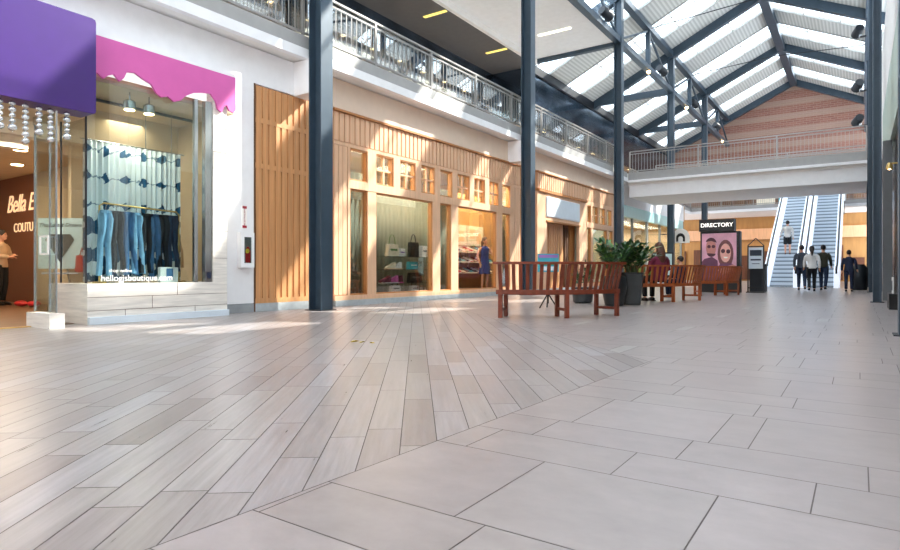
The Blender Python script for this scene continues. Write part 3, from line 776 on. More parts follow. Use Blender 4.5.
# ------------------------------------------------------------------ second wood shopfront with the blank sign
f2 = front('wall_left_portal', 'pale wood shopfront with the blank white sign', 18.5, 26.7)
battens(f2, 18.52, 26.6, 3.56, 4.12)
m = MB(); m.box(WX0, 18.5, 4.12, XW+.05, 26.62, 4.16); m.box(WX0, 18.5, 3.47, XW+.07, 22.9, 3.55); S('cornice', m, 'reveal_wood', f2)
m = MB(); m.box(WX0, 18.5, .12, XW, 19.25, 3.47); m.box(WX0, 19.25, 2.52, XW, 22.2, 3.47); m.box(WX0, 22.2, .12, XW, 22.92, 3.47)
m.box(WX0, 22.92, 3.40, XW, 26.6, 3.56); m.box(WX0, 22.92, 2.50, XW+.02, 26.6, 2.70)
tr2 = [(23.0, 23.43, 0), (23.56, 24.2, 1), (24.36, 25.05, 1), (25.3, 25.85, 0)]
ed = [22.92]+[v for a, b, c in tr2 for v in (a, b)]+[26.6]
for i in range(0, len(ed), 2): m.box(WX0, ed[i], 2.70, XW+.01, ed[i+1], 3.40)
for a, b in ((22.92, 23.0), (23.43, 23.62), (25.3, 25.5), (26.0, 26.6)): m.box(WX0, a, .12, XW+.01, b, 2.50)
m.box(WX0, 23.0, .12, XW+.02, 26.0, .25)
S('panelling', m, 'fir_wood_pale', f2)
S('lintel', B(WX0, 19.2, 2.46, XW+.04, 22.25, 2.52), 'reveal_wood', f2)
S('base', B(WX0, 18.5, 0, XW+.03, 26.6, .118), 'stone_base', f2)
window(wn, 23.0, 23.43, .25, 2.5); wn += 1
window(wn, 23.62, 25.3, .25, 2.5); wn += 1
window(wn, 25.5, 26.0, .25, 2.5); wn += 1
for a, b, c in tr2: window(wn, a, b, 2.70, 3.40, bool(c)); wn += 1
s2 = SE('wall_left_lobby', (-10, 21, 0), 'wood lined lobby behind the second shopfront')
S('lobby_wall', B(-9.56, 18.5, 0, -9.44, 22.5, 2.9), 'honey_wood', s2)
m = MB(); m.box(-13, 22.5, 0, WX0-.02, 22.6, 3.9); m.box(-13.1, 22.6, 0, -13, 26.9, 3.9); m.box(-13, 26.75, 0, WX0-.02, 26.9, 3.9); m.box(-13.1, 22.5, 3.9, WX0-.02, 26.9, 4.0)
S('lining', m, 'drape', s2)
S('lobby_ceiling', B(-9.44, 18.6, 2.6, WX0-.02, 22.48, 2.7), 'honey_wood', s2)
S('arch', MB().prism([(23.2, .1), (25.4, .1), (25.4, 1.2), (25.0, 1.9), (24.3, 2.3), (23.6, 2.45), (23.2, 2.45)], 0, -10.0, -9.9), 'grey_mid', s2)
for i, (a, b, mat) in enumerate(((19.4, 21.35, 'honey_wood'), (21.45, 21.85, 'dark_line'), (21.95, 22.47, 'reveal_wood'))):  # middle one is a dark sheet standing for the gap between doors
    m = MB(); m.box(-9.42, a, .02, -9.36, b, 2.5)
    for k in range(int((b-a)/.2)): m.box(-9.36, a+.03+k*.2, .1, -9.34, a+.17+k*.2, 2.4)
    d = S('door_%d' % (i+1), m, mat)
m = MB(); m.box(XW+.005, 19.2, 2.67, XW+.05, 22.12, 3.32); t = T('blank_sign', 'blank pale blue-white rectangular sign over the wood doorway', 'sign', (XW, 20.66, 2.67)); m.build('face', 'sign_pale', t)
MB().box(XW+.001, 19.17, 2.64, XW+.03, 22.15, 3.35).build('frame', 'white_paint', t)
lamp((-10.5, 24.5, 3.8), 140, .8, (1, .86, .66), sy=2.5)

# ------------------------------------------------------------------ glass shop with the aqua band beyond the third column
f3 = SE('wall_left_glazed', (-9.2, 32, 0), 'glazed shop with an aqua band beyond the second wood shopfront')
S('aqua_band', B(XW-.2, 26.7, 3.28, XW+.06, 38.6, 3.80), 'aqua', f3)
S('upper_wall', B(XW-.2, 26.7, 3.80, XW, 39.0, 4.75), 'white_paint', f3)
m = MB()
for y in (26.75, 29.0, 31.4, 33.8, 36.2, 38.55): m.box(XW-.12, y-.05, 0, XW-.02, y+.05, 3.28)
m.box(XW-.12, 26.8, 0, XW-.02, 38.5, .2); S('mullion', m, 'grey_base', f3)
S('glazing', B(XW-.08, 26.8, .2, XW-.07, 38.5, 3.28), 'shop_glass', f3)
m = MB(); m.box(-12.2, 27, 0, -12, 39, 3.4); m.box(-12, 38.8, 0, XW-.15, 39, 3.4); m.box(-12.2, 27, 3.4, XW-.22, 39, 3.6); S('lining', m, 'interior_beige', f3)
m = MB()
R3 = random.Random(5)
for i in range(18): y = 27.3+i*.62; m.box(-11.9, y, .1, -11.2, y+.44, R3.uniform(.8, 2.7))
S('display', m, 'interior_gold', f3)
m = MB()
for i in range(12): y = 27.6+i*.9; m.box(-11.0, y, .1, -10.6, y+.3, R3.uniform(.7, 1.9))
S('rack', m, 'leaf_light', f3)
lamp((-10.6, 30.5, 3.35), 220, 1, (1, .9, .7), sy=5); lamp((-10.6, 35.5, 3.35), 220, 1, (1, .9, .7), sy=5)
S('side_wall', B(-15.9, 39.0, 0, XW, 39.2, 4.75), 'interior_gold', f3)
# round-topped blade sign with a dark arched mark
t = T('blade_sign', 'white rounded blade sign with a dark arched mark beyond the aqua shop', 'sign', (-8.0, 33.77, 2.2))
pl = [(-8.45, 2.25), (-7.55, 2.25)]+[(-8.0+.45*math.cos(a), 2.55+.48*math.sin(a)) for a in [PI*i/12 for i in range(13)]]
MB().prism(pl, 1, 33.77, 33.85).build('face', 'letter_white', t)
ring = [(-8.0+.23*math.cos(a), 2.52+.26*math.sin(a)) for a in [PI*i/10 for i in range(11)]]
MB().prism(ring+[(-8.23, 2.33), (-8.12, 2.33), (-8.12, 2.45)]+[(-8.0+.12*math.cos(PI-a), 2.5+.12*math.sin(PI-a)) for a in [PI*i/8 for i in range(9)]]+[(-7.88, 2.33), (-7.77, 2.33)], 1, 33.755, 33.768).build('mark', 'black', t)
MB().tube([(-8.42, 33.81, 2.75), (-9.08, 33.81, 2.75)], .025, 8).build('arm', 'steel_dark', t)

# ------------------------------------------------------------------ lights of the upper shops
for i in range(11):
    for x in (-15.3, -16.9): downlight(x, 7.6+i*1.6, 9.2, 'small round warm downlight in the upper shop ceiling behind the railing', 'upper shop downlights', .11)
for i in range(9): downlight(-14.0, 27+i*2.4, 8.2, 'small round warm downlight in the far upper shop ceiling', 'far upper shop downlights', .11)
for y in (2, 9, 16, 22): lamp((-16.2, y, 9.1), 240, 1.2, (1, .84, .62), sy=3.5)
for y in (29, 36, 44): lamp((-15, y, 8.1), 160, 1.2, (1, .82, .6), sy=3)

for x in (-8.5, -5.2, -1.0): lamp((x, 47.4, 4.7), 45, 1.0, (1, .86, .68), sy=3)  # fill lamps added to brighten the dark space under the far gallery
for y in (41.5, 44.5): lamp((-12, y, 4.7), 40, 1.0, (1, .86, .68), sy=2)  # more added fill, for the dark corner under the left walkway
# ------------------------------------------------------------------ display window shop with the pink awning band
XD = -8.75
ds = SE('wall_left_display', (XD-.4, 5.1, 0), 'display window bay with whitewashed plank base')
m = MB(); m.box(XW-.9, 3.99, .0, XD, 6.19, .56); S('plank_base', m, 'white_wash', ds)
m = MB()
for z in (.185, .37): m.box(XD-.002, 3.985, z, XD+.003, 6.19, z+.006)
for y, z0, z1 in ((4.9, .19, .37), (5.6, .0, .185), (4.5, .0, .185), (5.3, .376, .56)): m.box(XD-.002, y, z0, XD+.003, y+.006, z1)
S('plank_joint', m, 'dark_line', ds)
S('toe_strip', B(XD, 3.99, .0, XD+.06, 6.19, .10), 'sign_pale', ds)
m = MB(); m.box(XD-.14, 5.93, .56, XD, 6.19, 4.0); m.box(XW-.2, 6.14, .56, XD-.14, 6.19, 4.0); S('plank_pier', m, 'white_wash', ds)
m = MB()
for z in (.95, 1.4, 1.8, 2.25, 2.7, 3.1): m.box(XD-.002, 5.93, z, XD+.003, 6.19, z+.006)
S('pier_joint', m, 'dark_line', ds)
m = MB(); m.box(XD-.10, 5.62, .56, XD-.04, 5.68, 3.5); m.box(XD-.12, 5.80, .56, XD-.02, 5.92, 3.5); S('window_frame', m, 'metal', ds)
S('frame_lock', B(XD-.02, 5.83, .62, XD-.005, 5.89, .72), 'cloth_navy', ds)
m = MB(); m.box(XD-.06, 4.0, .57, XD-.05, 5.62, 3.45); m.box(XD-.06, 5.69, .57, XD-.05, 5.79, 3.45); S('front_glass', m, 'green_glass', ds)
S('side_glass', B(XD-.75, 3.99, .57, XD-.06, 4.0, 2.85), 'shop_glass', ds)
m = MB(); m.box(XD-.065, 3.985, .57, XD-.045, 4.005, 2.9); m.box(-9.56, 3.985, .57, -9.54, 4.005, 2.9); S('glass_edge', m, 'steel_dark', ds)
# pink band with scalloped lower edge
def scallop():
    p = [(3.9, 4.0), (6.32, 4.0), (6.32, 3.46)]
    cur = [(6.28, 3.40), (6.2, 3.42), (6.15, 3.50), (6.1, 3.46), (6.06, 3.36), (5.98, 3.40), (5.95, 3.52), (5.85, 3.62), (5.70, 3.60), (5.55, 3.56), (5.42, 3.48), (5.32, 3.38), (5.22, 3.34), (5.12, 3.40), (5.02, 3.36), (4.95, 3.40), (4.86, 3.52), (4.74, 3.56), (4.62, 3.62), (4.50, 3.60), (4.46, 3.50), (4.40, 3.44), (4.32, 3.52), (4.24, 3.48), (4.18, 3.42), (4.10, 3.48), (4.0, 3.42), (3.9, 3.46)]
    return p+cur
t = T('awning_band', 'bright pink scalloped sign band over the display window', 'sign', (XD, 5.1, 3.4))
MB().prism(scallop(), 0, XD+.01, XD+.05).build('band', 'pink', t)
MB().box(XD-.75, 3.9, 4.0, XD+.04, 6.32, 4.05).build('lid', 'white_paint', t)
# inside of the display bay
di = SE('wall_left_bay', (-10, 5, 3), 'inside of the display window bay')
m = MB(); m.box(-11.5, 4.05, 3.42, XD-.12, 6.4, 3.52); m.box(-11.55, 4.95, 0, -11.45, 6.41, 3.5); m.box(-11.45, 6.38, 0, XW-.25, 6.41, 3.42); S('lining', m, 'interior_beige', di)
m = MB(); m.box(-10.6, 4.05, 2.82, -10.5, 6.38, 3.42); S('bulkhead', m, 'interior_beige', di)
S('track', B(-9.75, 4.1, 3.36, -9.70, 6.2, 3.40), 'black', di)
for y, n in ((4.72, 'left hanging can light in the display window'), (5.02, 'right hanging can light in the display window')):
    t = T('can_light', n, 'lamp', (-9.05, y, 3.4), 0, 'can lights in the display window')
    MB().tube([(-9.05, y, 3.42), (-9.05, y, 3.30)], .012, 6).build('stem', 'metal', t)
    MB().lathe((-9.05, y, 3.16), [(.085, 0), (.085, .12), (.05, .15)], 14).build('can', 'metal', t)
    MB().lathe((-9.05, y, 3.15), [(.07, 0), (.07, .009)], 12).build('bulb', 'warm_lamp', t)
lamp((-9.2, 4.9, 3.1), 12, .3, (1, .88, .7)); lamp((-10.4, 5.4, 3.3), 9, .6, (1, .85, .66))
# curtain hung behind the clothes
n = 120; pts = [(4.32+(1.58)*i/n, -9.62+.028*math.sin(i*PI/3.2)+.012*math.sin(i*.71)) for i in range(n+1)]
zs = [.58+(2.72-.58)*j/10 for j in range(11)]
vs = [(x, y, z) for z in zs for y, x in pts]; fs = [(j*(n+1)+i, j*(n+1)+i+1, (j+1)*(n+1)+i+1, (j+1)*(n+1)+i) for j in range(10) for i in range(n)]
cu = SE  # curtain is a thing with a rod
t = T('curtain', 'white and indigo tie-dyed curtain hanging in the display window', 'curtain', (-9.62, 5.1, .58))
me = MB().add([(x, y, z) for x, y, z in vs], fs, True).build('cloth', 'tie_dye', t, recalc=False)
s = me.modifiers.new('thick', 'SOLIDIFY'); s.thickness = .006
MB().tube([(-9.62, 4.28, 2.73), (-9.62, 5.95, 2.73)], .012, 8).build('rod', 'metal', t)
m = MB(); m.tube([(-9.62, 5.28, 2.73), (-9.62, 5.28, 3.42)], .006, 6); m.tube([(-9.62, 5.72, 2.73), (-9.62, 5.72, 3.42)], .006, 6); m.build('hanging_wire', 'metal', t)
# clothes rail
rail = T('clothes_rail', 'slim brass clothes rail in the display window', 'clothes rail', (-9.2, 4.95, .57))
MB().tube([(-9.2, 4.36, .57), (-9.2, 4.36, 1.70), (-9.2, 4.42, 1.74), (-9.2, 5.55, 1.70), (-9.2, 5.6, 1.66), (-9.2, 5.6, .57)], .014, 8).build('frame', 'brass', rail)
m = MB(); m.box(-9.35, 4.33, .561, -9.05, 4.39, .585); m.box(-9.35, 5.57, .561, -9.05, 5.63, .585); m.build('foot', 'brass', rail)
def jeans(y, mat, label, lean=0, L_=1.0, wd=.17):
    t = T('jeans', label, 'jeans', (-9.2, y, 1.70), 0, 'jeans on the clothes rail')
    z = 1.70
    MB().tube([(-9.2, y, z+.03), (-9.2, y+.015, z+.018), (-9.2, y, z-.02), (-9.2, y, z-.06)], .005, 6).build('hook', 'metal', t)
    m = MB(); vs = []; fs = []
    # two legs that separate below the seat, with soft folds
    for sgn in (-1, 1):
        rows = [(0, .5*wd, .045, 0), (.12, .56*wd, .06, 0), (.26, .5*wd, .055, 0), (.5, .42*wd, .045, .02), (.8, .36*wd, .04, .05), (1.0, .38*wd, .045, .06)]
        k0 = len(vs); N = 10
        for f, rw, dp, sep in rows:
            cy = y+sgn*(rw*.55+sep*.6)+lean*f*.35; cx = -9.2+.02*math.sin(f*9+y*7)
            for k in range(N):
                a = 2*PI*k/N; vs.append((cx+dp*math.cos(a)*(1+.15*math.sin(3*a+f*5)), cy+rw*.62*math.sin(a), z-.07-f*L_))
        for i in range(len(rows)-1):
            for k in range(N): fs.append((k0+i*N+k, k0+i*N+(k+1) % N, k0+(i+1)*N+(k+1) % N, k0+(i+1)*N+k))
        fs.append(tuple(k0+k for k in range(N))); fs.append(tuple(k0+(len(rows)-1)*N+k for k in range(N))[::-1])
    m.add(vs, fs, True); m.build('denim', mat, t)
    MB().box(-9.25, y-wd*.55, z-.105, -9.15, y+wd*.55, z-.065).build('waistband', mat, t)
for y, mat, lb, ln, L_ in ((4.45, 'denim_light', 'pale blue jeans at the left end of the clothes rail', -.1, .96), (4.60, 'denim_black', 'black jeans hanging second from the left on the rail', .1, .9), (4.76, 'denim_mid', 'mid blue jeans hanging third from the left on the rail', .2, .95),
    (4.90, 'denim_light', 'washed light blue jeans swinging in the middle of the rail', .12, .93), (5.05, 'denim_black', 'black jeans right of the light blue pair on the rail', 0, .92), (5.19, 'denim_mid', 'blue jeans right of the black pair on the rail', .05, 1.0),
    (5.33, 'denim_black', 'black jeans hanging second from the right on the rail', 0, .95), (5.47, 'denim_dark', 'dark indigo jeans at the right end of the rail', .1, .9)):
    jeans(y, mat, lb, ln, L_)
t = T('tote_bag', 'white and blue folded tote standing at the foot of the rail', 'bag', (-9.0, 5.33, .561), 0)
MB().box(-9.06, 5.16, .561, -8.98, 5.46, .80).build('body', 'cloth_white', t, bevel=.01); MB().box(-8.979, 5.26, .60, -8.975, 5.37, .78).build('stripe', 'denim_mid', t)
t = T('hanging_dress', 'cream dress hanging behind the right edge of the curtain', 'dress', (-10.0, 5.95, 1.7))
MB().lathe((-10.0, 5.98, .8), [(.20, 0), (.19, .3), (.12, .55), (.14, .8), (.05, .88)], 12, .5, 1).build('cloth', 'cloth_tan', t); MB().tube([(-10, 5.98, 1.66), (-10, 5.98, 1.9)], .006, 6).build('hook', 'metal', t)
t = T('red_scarf', 'dusty red scarf hanging under the dress', 'scarf', (-9.85, 5.82, .57)); MB().tube([(-9.85, 5.82, .6), (-9.85, 5.83, .85), (-9.86, 5.82, 1.1)], [.045, .05, .03], 8).build('cloth', 'cloth_maroon', t)
# white lettering on the window
t = T('window_lettering', 'small white web address lettering low on the display window', 'lettering', (XD-.045, 4.6, .62))
text('address', 'hellogjsboutique.com', .125, 'letter_white', t, (XD-.045, 4.72, .635), FACE_X, .001); text('caption', 'shop online', .07, 'letter_white', t, (XD-.045, 4.46, .745), FACE_X, .001)

# ------------------------------------------------------------------ purple sign shop at the far left
XP = -8.42
pr = T('purple_sign', 'large blank purple sign box with rounded corner at the left edge', 'sign', (XP-.2, 2, 2.83))
pl = [(-3, 4.10), (3.90, 4.10), (3.94, 4.085), (3.95, 4.05), (3.95, 2.87), (3.94, 2.84), (3.91, 2.83), (-3, 2.83)]
MB().prism(pl, 0, XP-.36, XP).build('box', 'purple', pr, bevel=.006)
g = 'crystal strands under the purple sign'
for y, k, lb in ((2.90, 5, 'crystal strand cut by the left edge under the purple sign'), (3.03, 5, 'first complete crystal strand from the left under the purple sign'), (3.17, 7, 'second complete crystal strand from the left, the longest of them'),
    (3.32, 5, 'third complete crystal strand from the left, between two longer ones'), (3.45, 6, 'fourth complete crystal strand from the left, second from the right end'), (3.64, 5, 'last crystal strand at the right end, nearest the glass corner')):
    t = T('crystal_strand', lb, 'crystal strand', (XP-.12, y, 2.83), 0, g)
    z = 2.82; MB().tube([(XP-.12, y, 2.829), (XP-.12, y, 2.80-k*.062)], .003, 4).build('wire', 'metal', t)
    for j in range(k):
        r = .032+.006*((j*7+k) % 3 == 0)+(.008 if j == k-1 else 0); z -= r
        MB().ball((XP-.12, y, z), r*1.12, r*1.12, r, 10, 8).build('bead', 'crystal', t); z -= r+.003
pa = SE('wall_left_jeweller', (-10.5, 2, 0), 'interior of the jewellery shop behind the purple sign')
S('back_wall', B(-17.6, 5.9, 0, -15.42, 6.0, 3.1), 'brown_slat', pa)
m = MB(); m.box(-17.6, -6, 2.95, XW+.1, 3.95, 3.05); m.box(-17.6, 3.95, 2.95, -11.56, 6.0, 3.05); m.box(-15.42, 5.9, 0, -11.56, 6.0, 2.95); m.box(-17.7, -6, 0, -17.6, 6, 3.05); S('lining', m, 'interior_beige', pa)
m = MB(); m.box(-11.4, 0, 2.72, -11.2, 4.2, 2.95); m.box(-10.3, -4, 2.72, -10.1, 4.2, 2.95); S('coffer_beam', m, 'cream', pa)
S('shop_floor', MB().box(-17.6, -6, -.001, XW-.07, 3.98, .006).box(-17.6, 3.98, -.001, -9.97, 5.9, .006), 'floor_brown', pa)
S('threshold', B(XW-.07, -6, 0, XW+.02, 3.5, .012), 'brass', pa)
for x, y in ((-10.6, 3.0), (-12.6, 3.4), (-12.6, 4.6), (-14.4, 4.0), (-14.4, 5.2), (-9.6, 2.9), (-11.8, 3.7), (-16.2, 5.0)): 
    t = downlight(x, y, 2.95, 'small round warm downlight in the jewellery shop ceiling', 'jewellery shop downlights', .11)
lamp((-10.9, 4.0, 2.8), 22, .3, (1, .95, .88)); lamp((-12.4, 3.9, 2.7), 60, .8, (1, .76, .48), sy=1.2); lamp((-15.2, 4.4, 2.88), 30, .8, (1, .75, .5))  # first lamp is added only to brighten the easel poster
t = T('neon_sign', 'glowing script lettering on the brown slatted shop wall', 'lettering', (-16.2, 5.88, 1.7))
text('script_line', 'Bella E', .58, 'neon', t, (-16.15, 5.88, 2.30), FACE_Y, .008, shear=.35, space=.95); text('second_line', 'COUTU', .30, 'neon', t, (-15.95, 5.88, 1.74), FACE_Y, .006)
# glass sidelight with pale base block
gd = SE('door_4', (-8.8, 3.52, 0), 'glass sidelight and door beside the jewellery shop entrance')
S('base_block', B(-9.18, 3.42, 0, -8.50, 3.60, .19), 'white_wash', gd)
S('glass_leaf', B(-9.16, 3.505, .20, -8.52, 3.517, 2.80), 'green_glass', gd)
m = MB(); m.box(-8.535, 3.5, .2, -8.52, 3.522, 2.8); m.box(-9.165, 3.5, .2, -9.15, 3.522, 2.8); m.box(-8.72, 3.502, .2, -8.712, 3.52, 2.8); S('glass_edge', m, 'metal', gd)
m = MB()
for z in (.96, 1.19): m.bar((-8.85, 3.45, z), (-8.60, 3.45, z), .02, .02)
for x in (-8.84, -8.61): m.bar((x, 3.45, .95), (x, 3.45, 1.2), .02, .02)
m.box(-8.86, 3.45, 1.18, -8.84, 3.505, 1.2); m.box(-8.86, 3.45, .95, -8.84, 3.505, .97)
S('pull_handle', m, 'letter_white', gd)
S('top_clamp', B(-9.17, 3.49, 2.70, -9.02, 3.53, 2.80), 'metal', gd)
# poster on an easel inside the shop
t = T('poster_easel', 'pale poster with a dark faceted gem on an easel behind the glass', 'easel', (-11.5, 4.83, .006))
ex, ey = -11.5, 4.80
def easel_pt(u, z, d=0): return (ex+.8257*u*.7-.564*d, ey+.564*u*.7+.8257*d, z)
m = MB(); a, b = easel_pt(-.55, 1.0), easel_pt(.55, 1.0)
m.bar((a[0], a[1], 1.22), (b[0], b[1], 1.22), .02, .88); m.build('board', 'teal_board', t)
m = MB(); dv = Vector((.564, -.8257, 0)).normalized()*.014
def on(u, z): return Vector(easel_pt(u, z))+dv
gem = [(-.36, 1.28), (-.26, 1.38), (.26, 1.38), (.36, 1.28), (.0, .90)]
m.add([on(u, z) for u, z in gem]+[on(u, z)+dv*.3 for u, z in gem], [(0, 1, 2, 3, 4), (9, 8, 7, 6, 5), (0, 1, 6, 5), (1, 2, 7, 6), (2, 3, 8, 7), (3, 4, 9, 8), (4, 0, 5, 9)]); m.build('gem_print', 'gem', t)
rzb = math.atan2(.564, .8257)
text('heading', 'The Latest Dream', .10, 'cloth_black', t, on(0, 1.54), (PI/2, 0, rzb), .001, shear=.3)
m = MB(); m.bar(easel_pt(-.3, .02), easel_pt(-.12, 1.0, .02), .025, .025); m.bar(easel_pt(.3, .02), easel_pt(.12, 1.0, .02), .025, .025); m.bar(easel_pt(0, .02, .5), easel_pt(0, 1.2, .05), .025, .025); m.build('leg', 'metal', t)
MB().bar(easel_pt(-.45, .70), easel_pt(.45, .70), .04, .025).build('ledge', 'metal', t)
t = T('red_bag', 'red bag hanging at the right of the poster easel', 'bag', (-10.6, 4.75, .7)); MB().prism([(-10.75, .72), (-10.47, .72), (-10.51, 1.0), (-10.71, 1.0)], 1, 4.70, 4.80).build('body', 'red', t); MB().tube([(-10.68, 4.75, 1.0), (-10.61, 4.75, 1.12), (-10.54, 4.75, 1.0)], .01, 6).build('handle', 'red', t)
t = T('red_shoes', 'pair of red shoes lying on the jewellery shop floor', 'shoes', (-14.2, 5.3, .006)); m = MB(); m.ball((-14.35, 5.25, .07), .22, .1, .06); m.ball((-14.0, 5.35, .07), .22, .1, .06); m.build('upper', 'red', t)
t = T('shop_counter', 'small pale wood counter at the left edge of the photo', 'counter', (-14.9, 4.7, .006)); MB().box(-15.6, 4.4, .006, -14.35, 4.8, .88).build('body', 'cream', t); MB().box(-15.65, 4.36, .88, -14.3, 4.84, .92).build('top', 'fir_wood', t)
# fire extinguisher cabinet and its sign
t = T('extinguisher_cabinet', 'white wall cabinet with a small window beside the slatted wood panel', 'cabinet', (XW+.1, 6.74, .80))
MB().box(XW+.001, 6.60, .80, XW+.10, 6.88, 1.42).build('body', 'white_paint', t, bevel=.012)
m = MB(); m.box(XW+.10, 6.60, .80, XW+.115, 6.88, .88); m.box(XW+.10, 6.60, 1.34, XW+.115, 6.88, 1.42); m.box(XW+.10, 6.60, .88, XW+.115, 6.67, 1.34); m.box(XW+.10, 6.82, .88, XW+.115, 6.88, 1.34); m.build('door', 'white_paint', t)
MB().box(XW+.1005, 6.67, .88, XW+.102, 6.82, 1.34).build('recess', 'grey_mid', t)
MB().box(XW+.112, 6.67, .88, XW+.114, 6.82, 1.34).build('pane', 'shop_glass', t)
e = MB().lathe((XW+.106, 6.75, .89), [(.05, 0), (.055, .04), (.055, .2), (.03, .26), (.02, .28)], 14, .08, 1).build('cylinder_red', 'red', t)
MB().ball((XW+.108, 6.74, 1.09), .004, .045, .045, 10, 6).build('gauge_tag', 'yellow', t)
t = T('extinguisher_sign', 'narrow red and white vertical sign over the extinguisher cabinet', 'sign', (XW+.01, 6.74, 1.53))
MB().box(XW+.001, 6.70, 1.50, XW+.012, 6.80, 1.90).build('plate', 'letter_white', t)
m = MB(); m.box(XW+.0125, 6.705, 1.505, XW+.0145, 6.795, 1.55); m.box(XW+.0125, 6.705, 1.85, XW+.0145, 6.795, 1.895); m.build('band', 'sign_red', t)
text('wording', 'FIRE EXTINGUISHER', .040, 'sign_red', t, (XW+.016, 6.75, 1.70), (PI/2, -PI/2, PI/2), .001)
# ------------------------------------------------------------------ curved slatted benches
def bench(cx, cy, mid, label, wood, half=31, Rr=1.8):
    t = T('curved_bench', label, 'bench', (cx, cy, 0), math.radians(mid), 'curved wooden benches')
    H = math.radians(half); Ri = Rr-.43
    def P(r, a, z): return Vector((r*math.cos(a), r*math.sin(a), z))
    def arc(r0, r1, z0, z1, n=20, a0=-H, a1=H):
        m = MB(); vs = []; fs = []
        for i in range(n+1):
            a = a0+(a1-a0)*i/n
            for r, z in ((r0, z0), (r1, z0), (r1, z1), (r0, z1)): vs.append(P(r, a, z))
        for i in range(n):
            for k in range(4): fs.append((i*4+k, i*4+(k+1) % 4, i*4+4+(k+1) % 4, i*4+4+k))
        fs += [(0, 1, 2, 3)[::-1], tuple(n*4+k for k in range(4))]
        return m.add(vs, fs)
    tilt = .10
    arc(Rr+tilt-.022, Rr+tilt+.03, .845, .885, a0=-H*1.04, a1=H*1.04).build('top_rail', wood, t, True)
    arc(Rr-.02, Rr+.025, .375, .445, a0=-H*1.02, a1=H*1.02).build('lower_rail', wood, t, True)
    n = 21
    for i in range(n):
        a = -H+2*H*(i+.5)/n
        p, q = P(Rr+.003, a, .445), P(Rr+tilt+.003, a, .845); tg = Vector((-math.sin(a), math.cos(a), 0)); d = (q-p).normalized(); nn = tg.cross(d)
        vs = [e+tg*s1*.028+nn*s2*.009 for e in (p, q) for s1, s2 in ((-1, -1), (1, -1), (1, 1), (-1, 1))]
        MB().add(vs, [(3, 2, 1, 0), (4, 5, 6, 7), (0, 1, 5, 4), (1, 2, 6, 5), (2, 3, 7, 6), (3, 0, 4, 7)]).build('back_slat', wood, t, True)
    for k in range(4):
        r = Ri-.02+k*.108; arc(r, r+.09, .41, .435).build('seat_board', wood, t, True)
    arc(Ri, Ri+.03, .35, .408).build('front_apron', wood, t, True)
    for a in (-H*.96, 0, H*.96):
        tg = Vector((-math.sin(a), math.cos(a), 0)); rd = Vector((math.cos(a), math.sin(a), 0))
        for r, z1, nm in ((Rr+.0, .375, 'leg'), (Ri+.04, .35, 'leg')):
            c = P(r, a, 0); vs = [c+tg*s1*.032+rd*s2*.03+Vector((0, 0, z)) for z in (0, z1) for s1, s2 in ((-1, -1), (1, -1), (1, 1), (-1, 1))]
            MB().add(vs, [(3, 2, 1, 0), (4, 5, 6, 7), (0, 1, 5, 4), (1, 2, 6, 5), (2, 3, 7, 6), (3, 0, 4, 7)]).build(nm, wood, t, True, bevel=.004)
        MB().bar(P(Ri+.07, a, .13), P(Rr-.03, a, .13), .03, .045).build('stretcher', wood, t, True)
        MB().bar(P(Ri+.04, a, .385), P(Rr-.02, a, .385), .035, .04).build('seat_bearer', wood, t, True)
    return t
bench(-5.225, 10.13, -43, 'nearest curved wooden bench, red-brown slats, beside the round black planter', 'bench_wood', 32, 1.96)
bench(-5.42, 16.0, -34, 'curved orange-brown bench with the long-haired woman seated on it', 'bench_wood_light', 34, 2.1)
bench(-4.92, 20.35, -26, 'farthest curved bench, reddish slats in front of the directory', 'bench_wood_light')

# ------------------------------------------------------------------ planters and plants
t = T('round_planter', 'tall round black planter right behind the end of the nearest bench', 'planter', (-4.28, 12.4, 0))
MB().lathe((-4.28, 12.4, 0), [(.16, 0), (.19, .02), (.24, .25), (.265, .45), (.25, .58), (.225, .64), (.20, .64), (.19, .60)], 24).build('pot', 'planter_black', t)
MB().lathe((-4.28, 12.4, .575), [(.19, 0), (.17, .03)], 16).build('soil', 'soil', t)
t = T('square_planter', 'tapered square dark planter with a pale side right of the round planter', 'planter', (-4.15, 13.15, 0), math.radians(14))
def taper(w0, w1, z0, z1):
    return MB().add([(-w0, -w0, z0), (w0, -w0, z0), (w0, w0, z0), (-w0, w0, z0), (-w1, -w1, z1), (w1, -w1, z1), (w1, w1, z1), (-w1, w1, z1)], [(0, 3, 2, 1), (4, 5, 6, 7), (0, 1, 5, 4), (1, 2, 6, 5), (2, 3, 7, 6), (3, 0, 4, 7)])
taper(.19, .25, 0, .68).build('pot', 'planter_grey', t, True, bevel=.008); 
m = MB(); m.box(-.265, -.265, .68, .265, -.22, .71); m.box(-.265, .22, .68, .265, .265, .71); m.box(-.265, -.22, .68, -.22, .22, .71); m.box(.22, -.22, .68, .265, .22, .71); m.build('rim', 'planter_black', t, True)
MB().box(-.22, -.22, .68, .22, .22, .70).build('soil', 'soil', t, True)
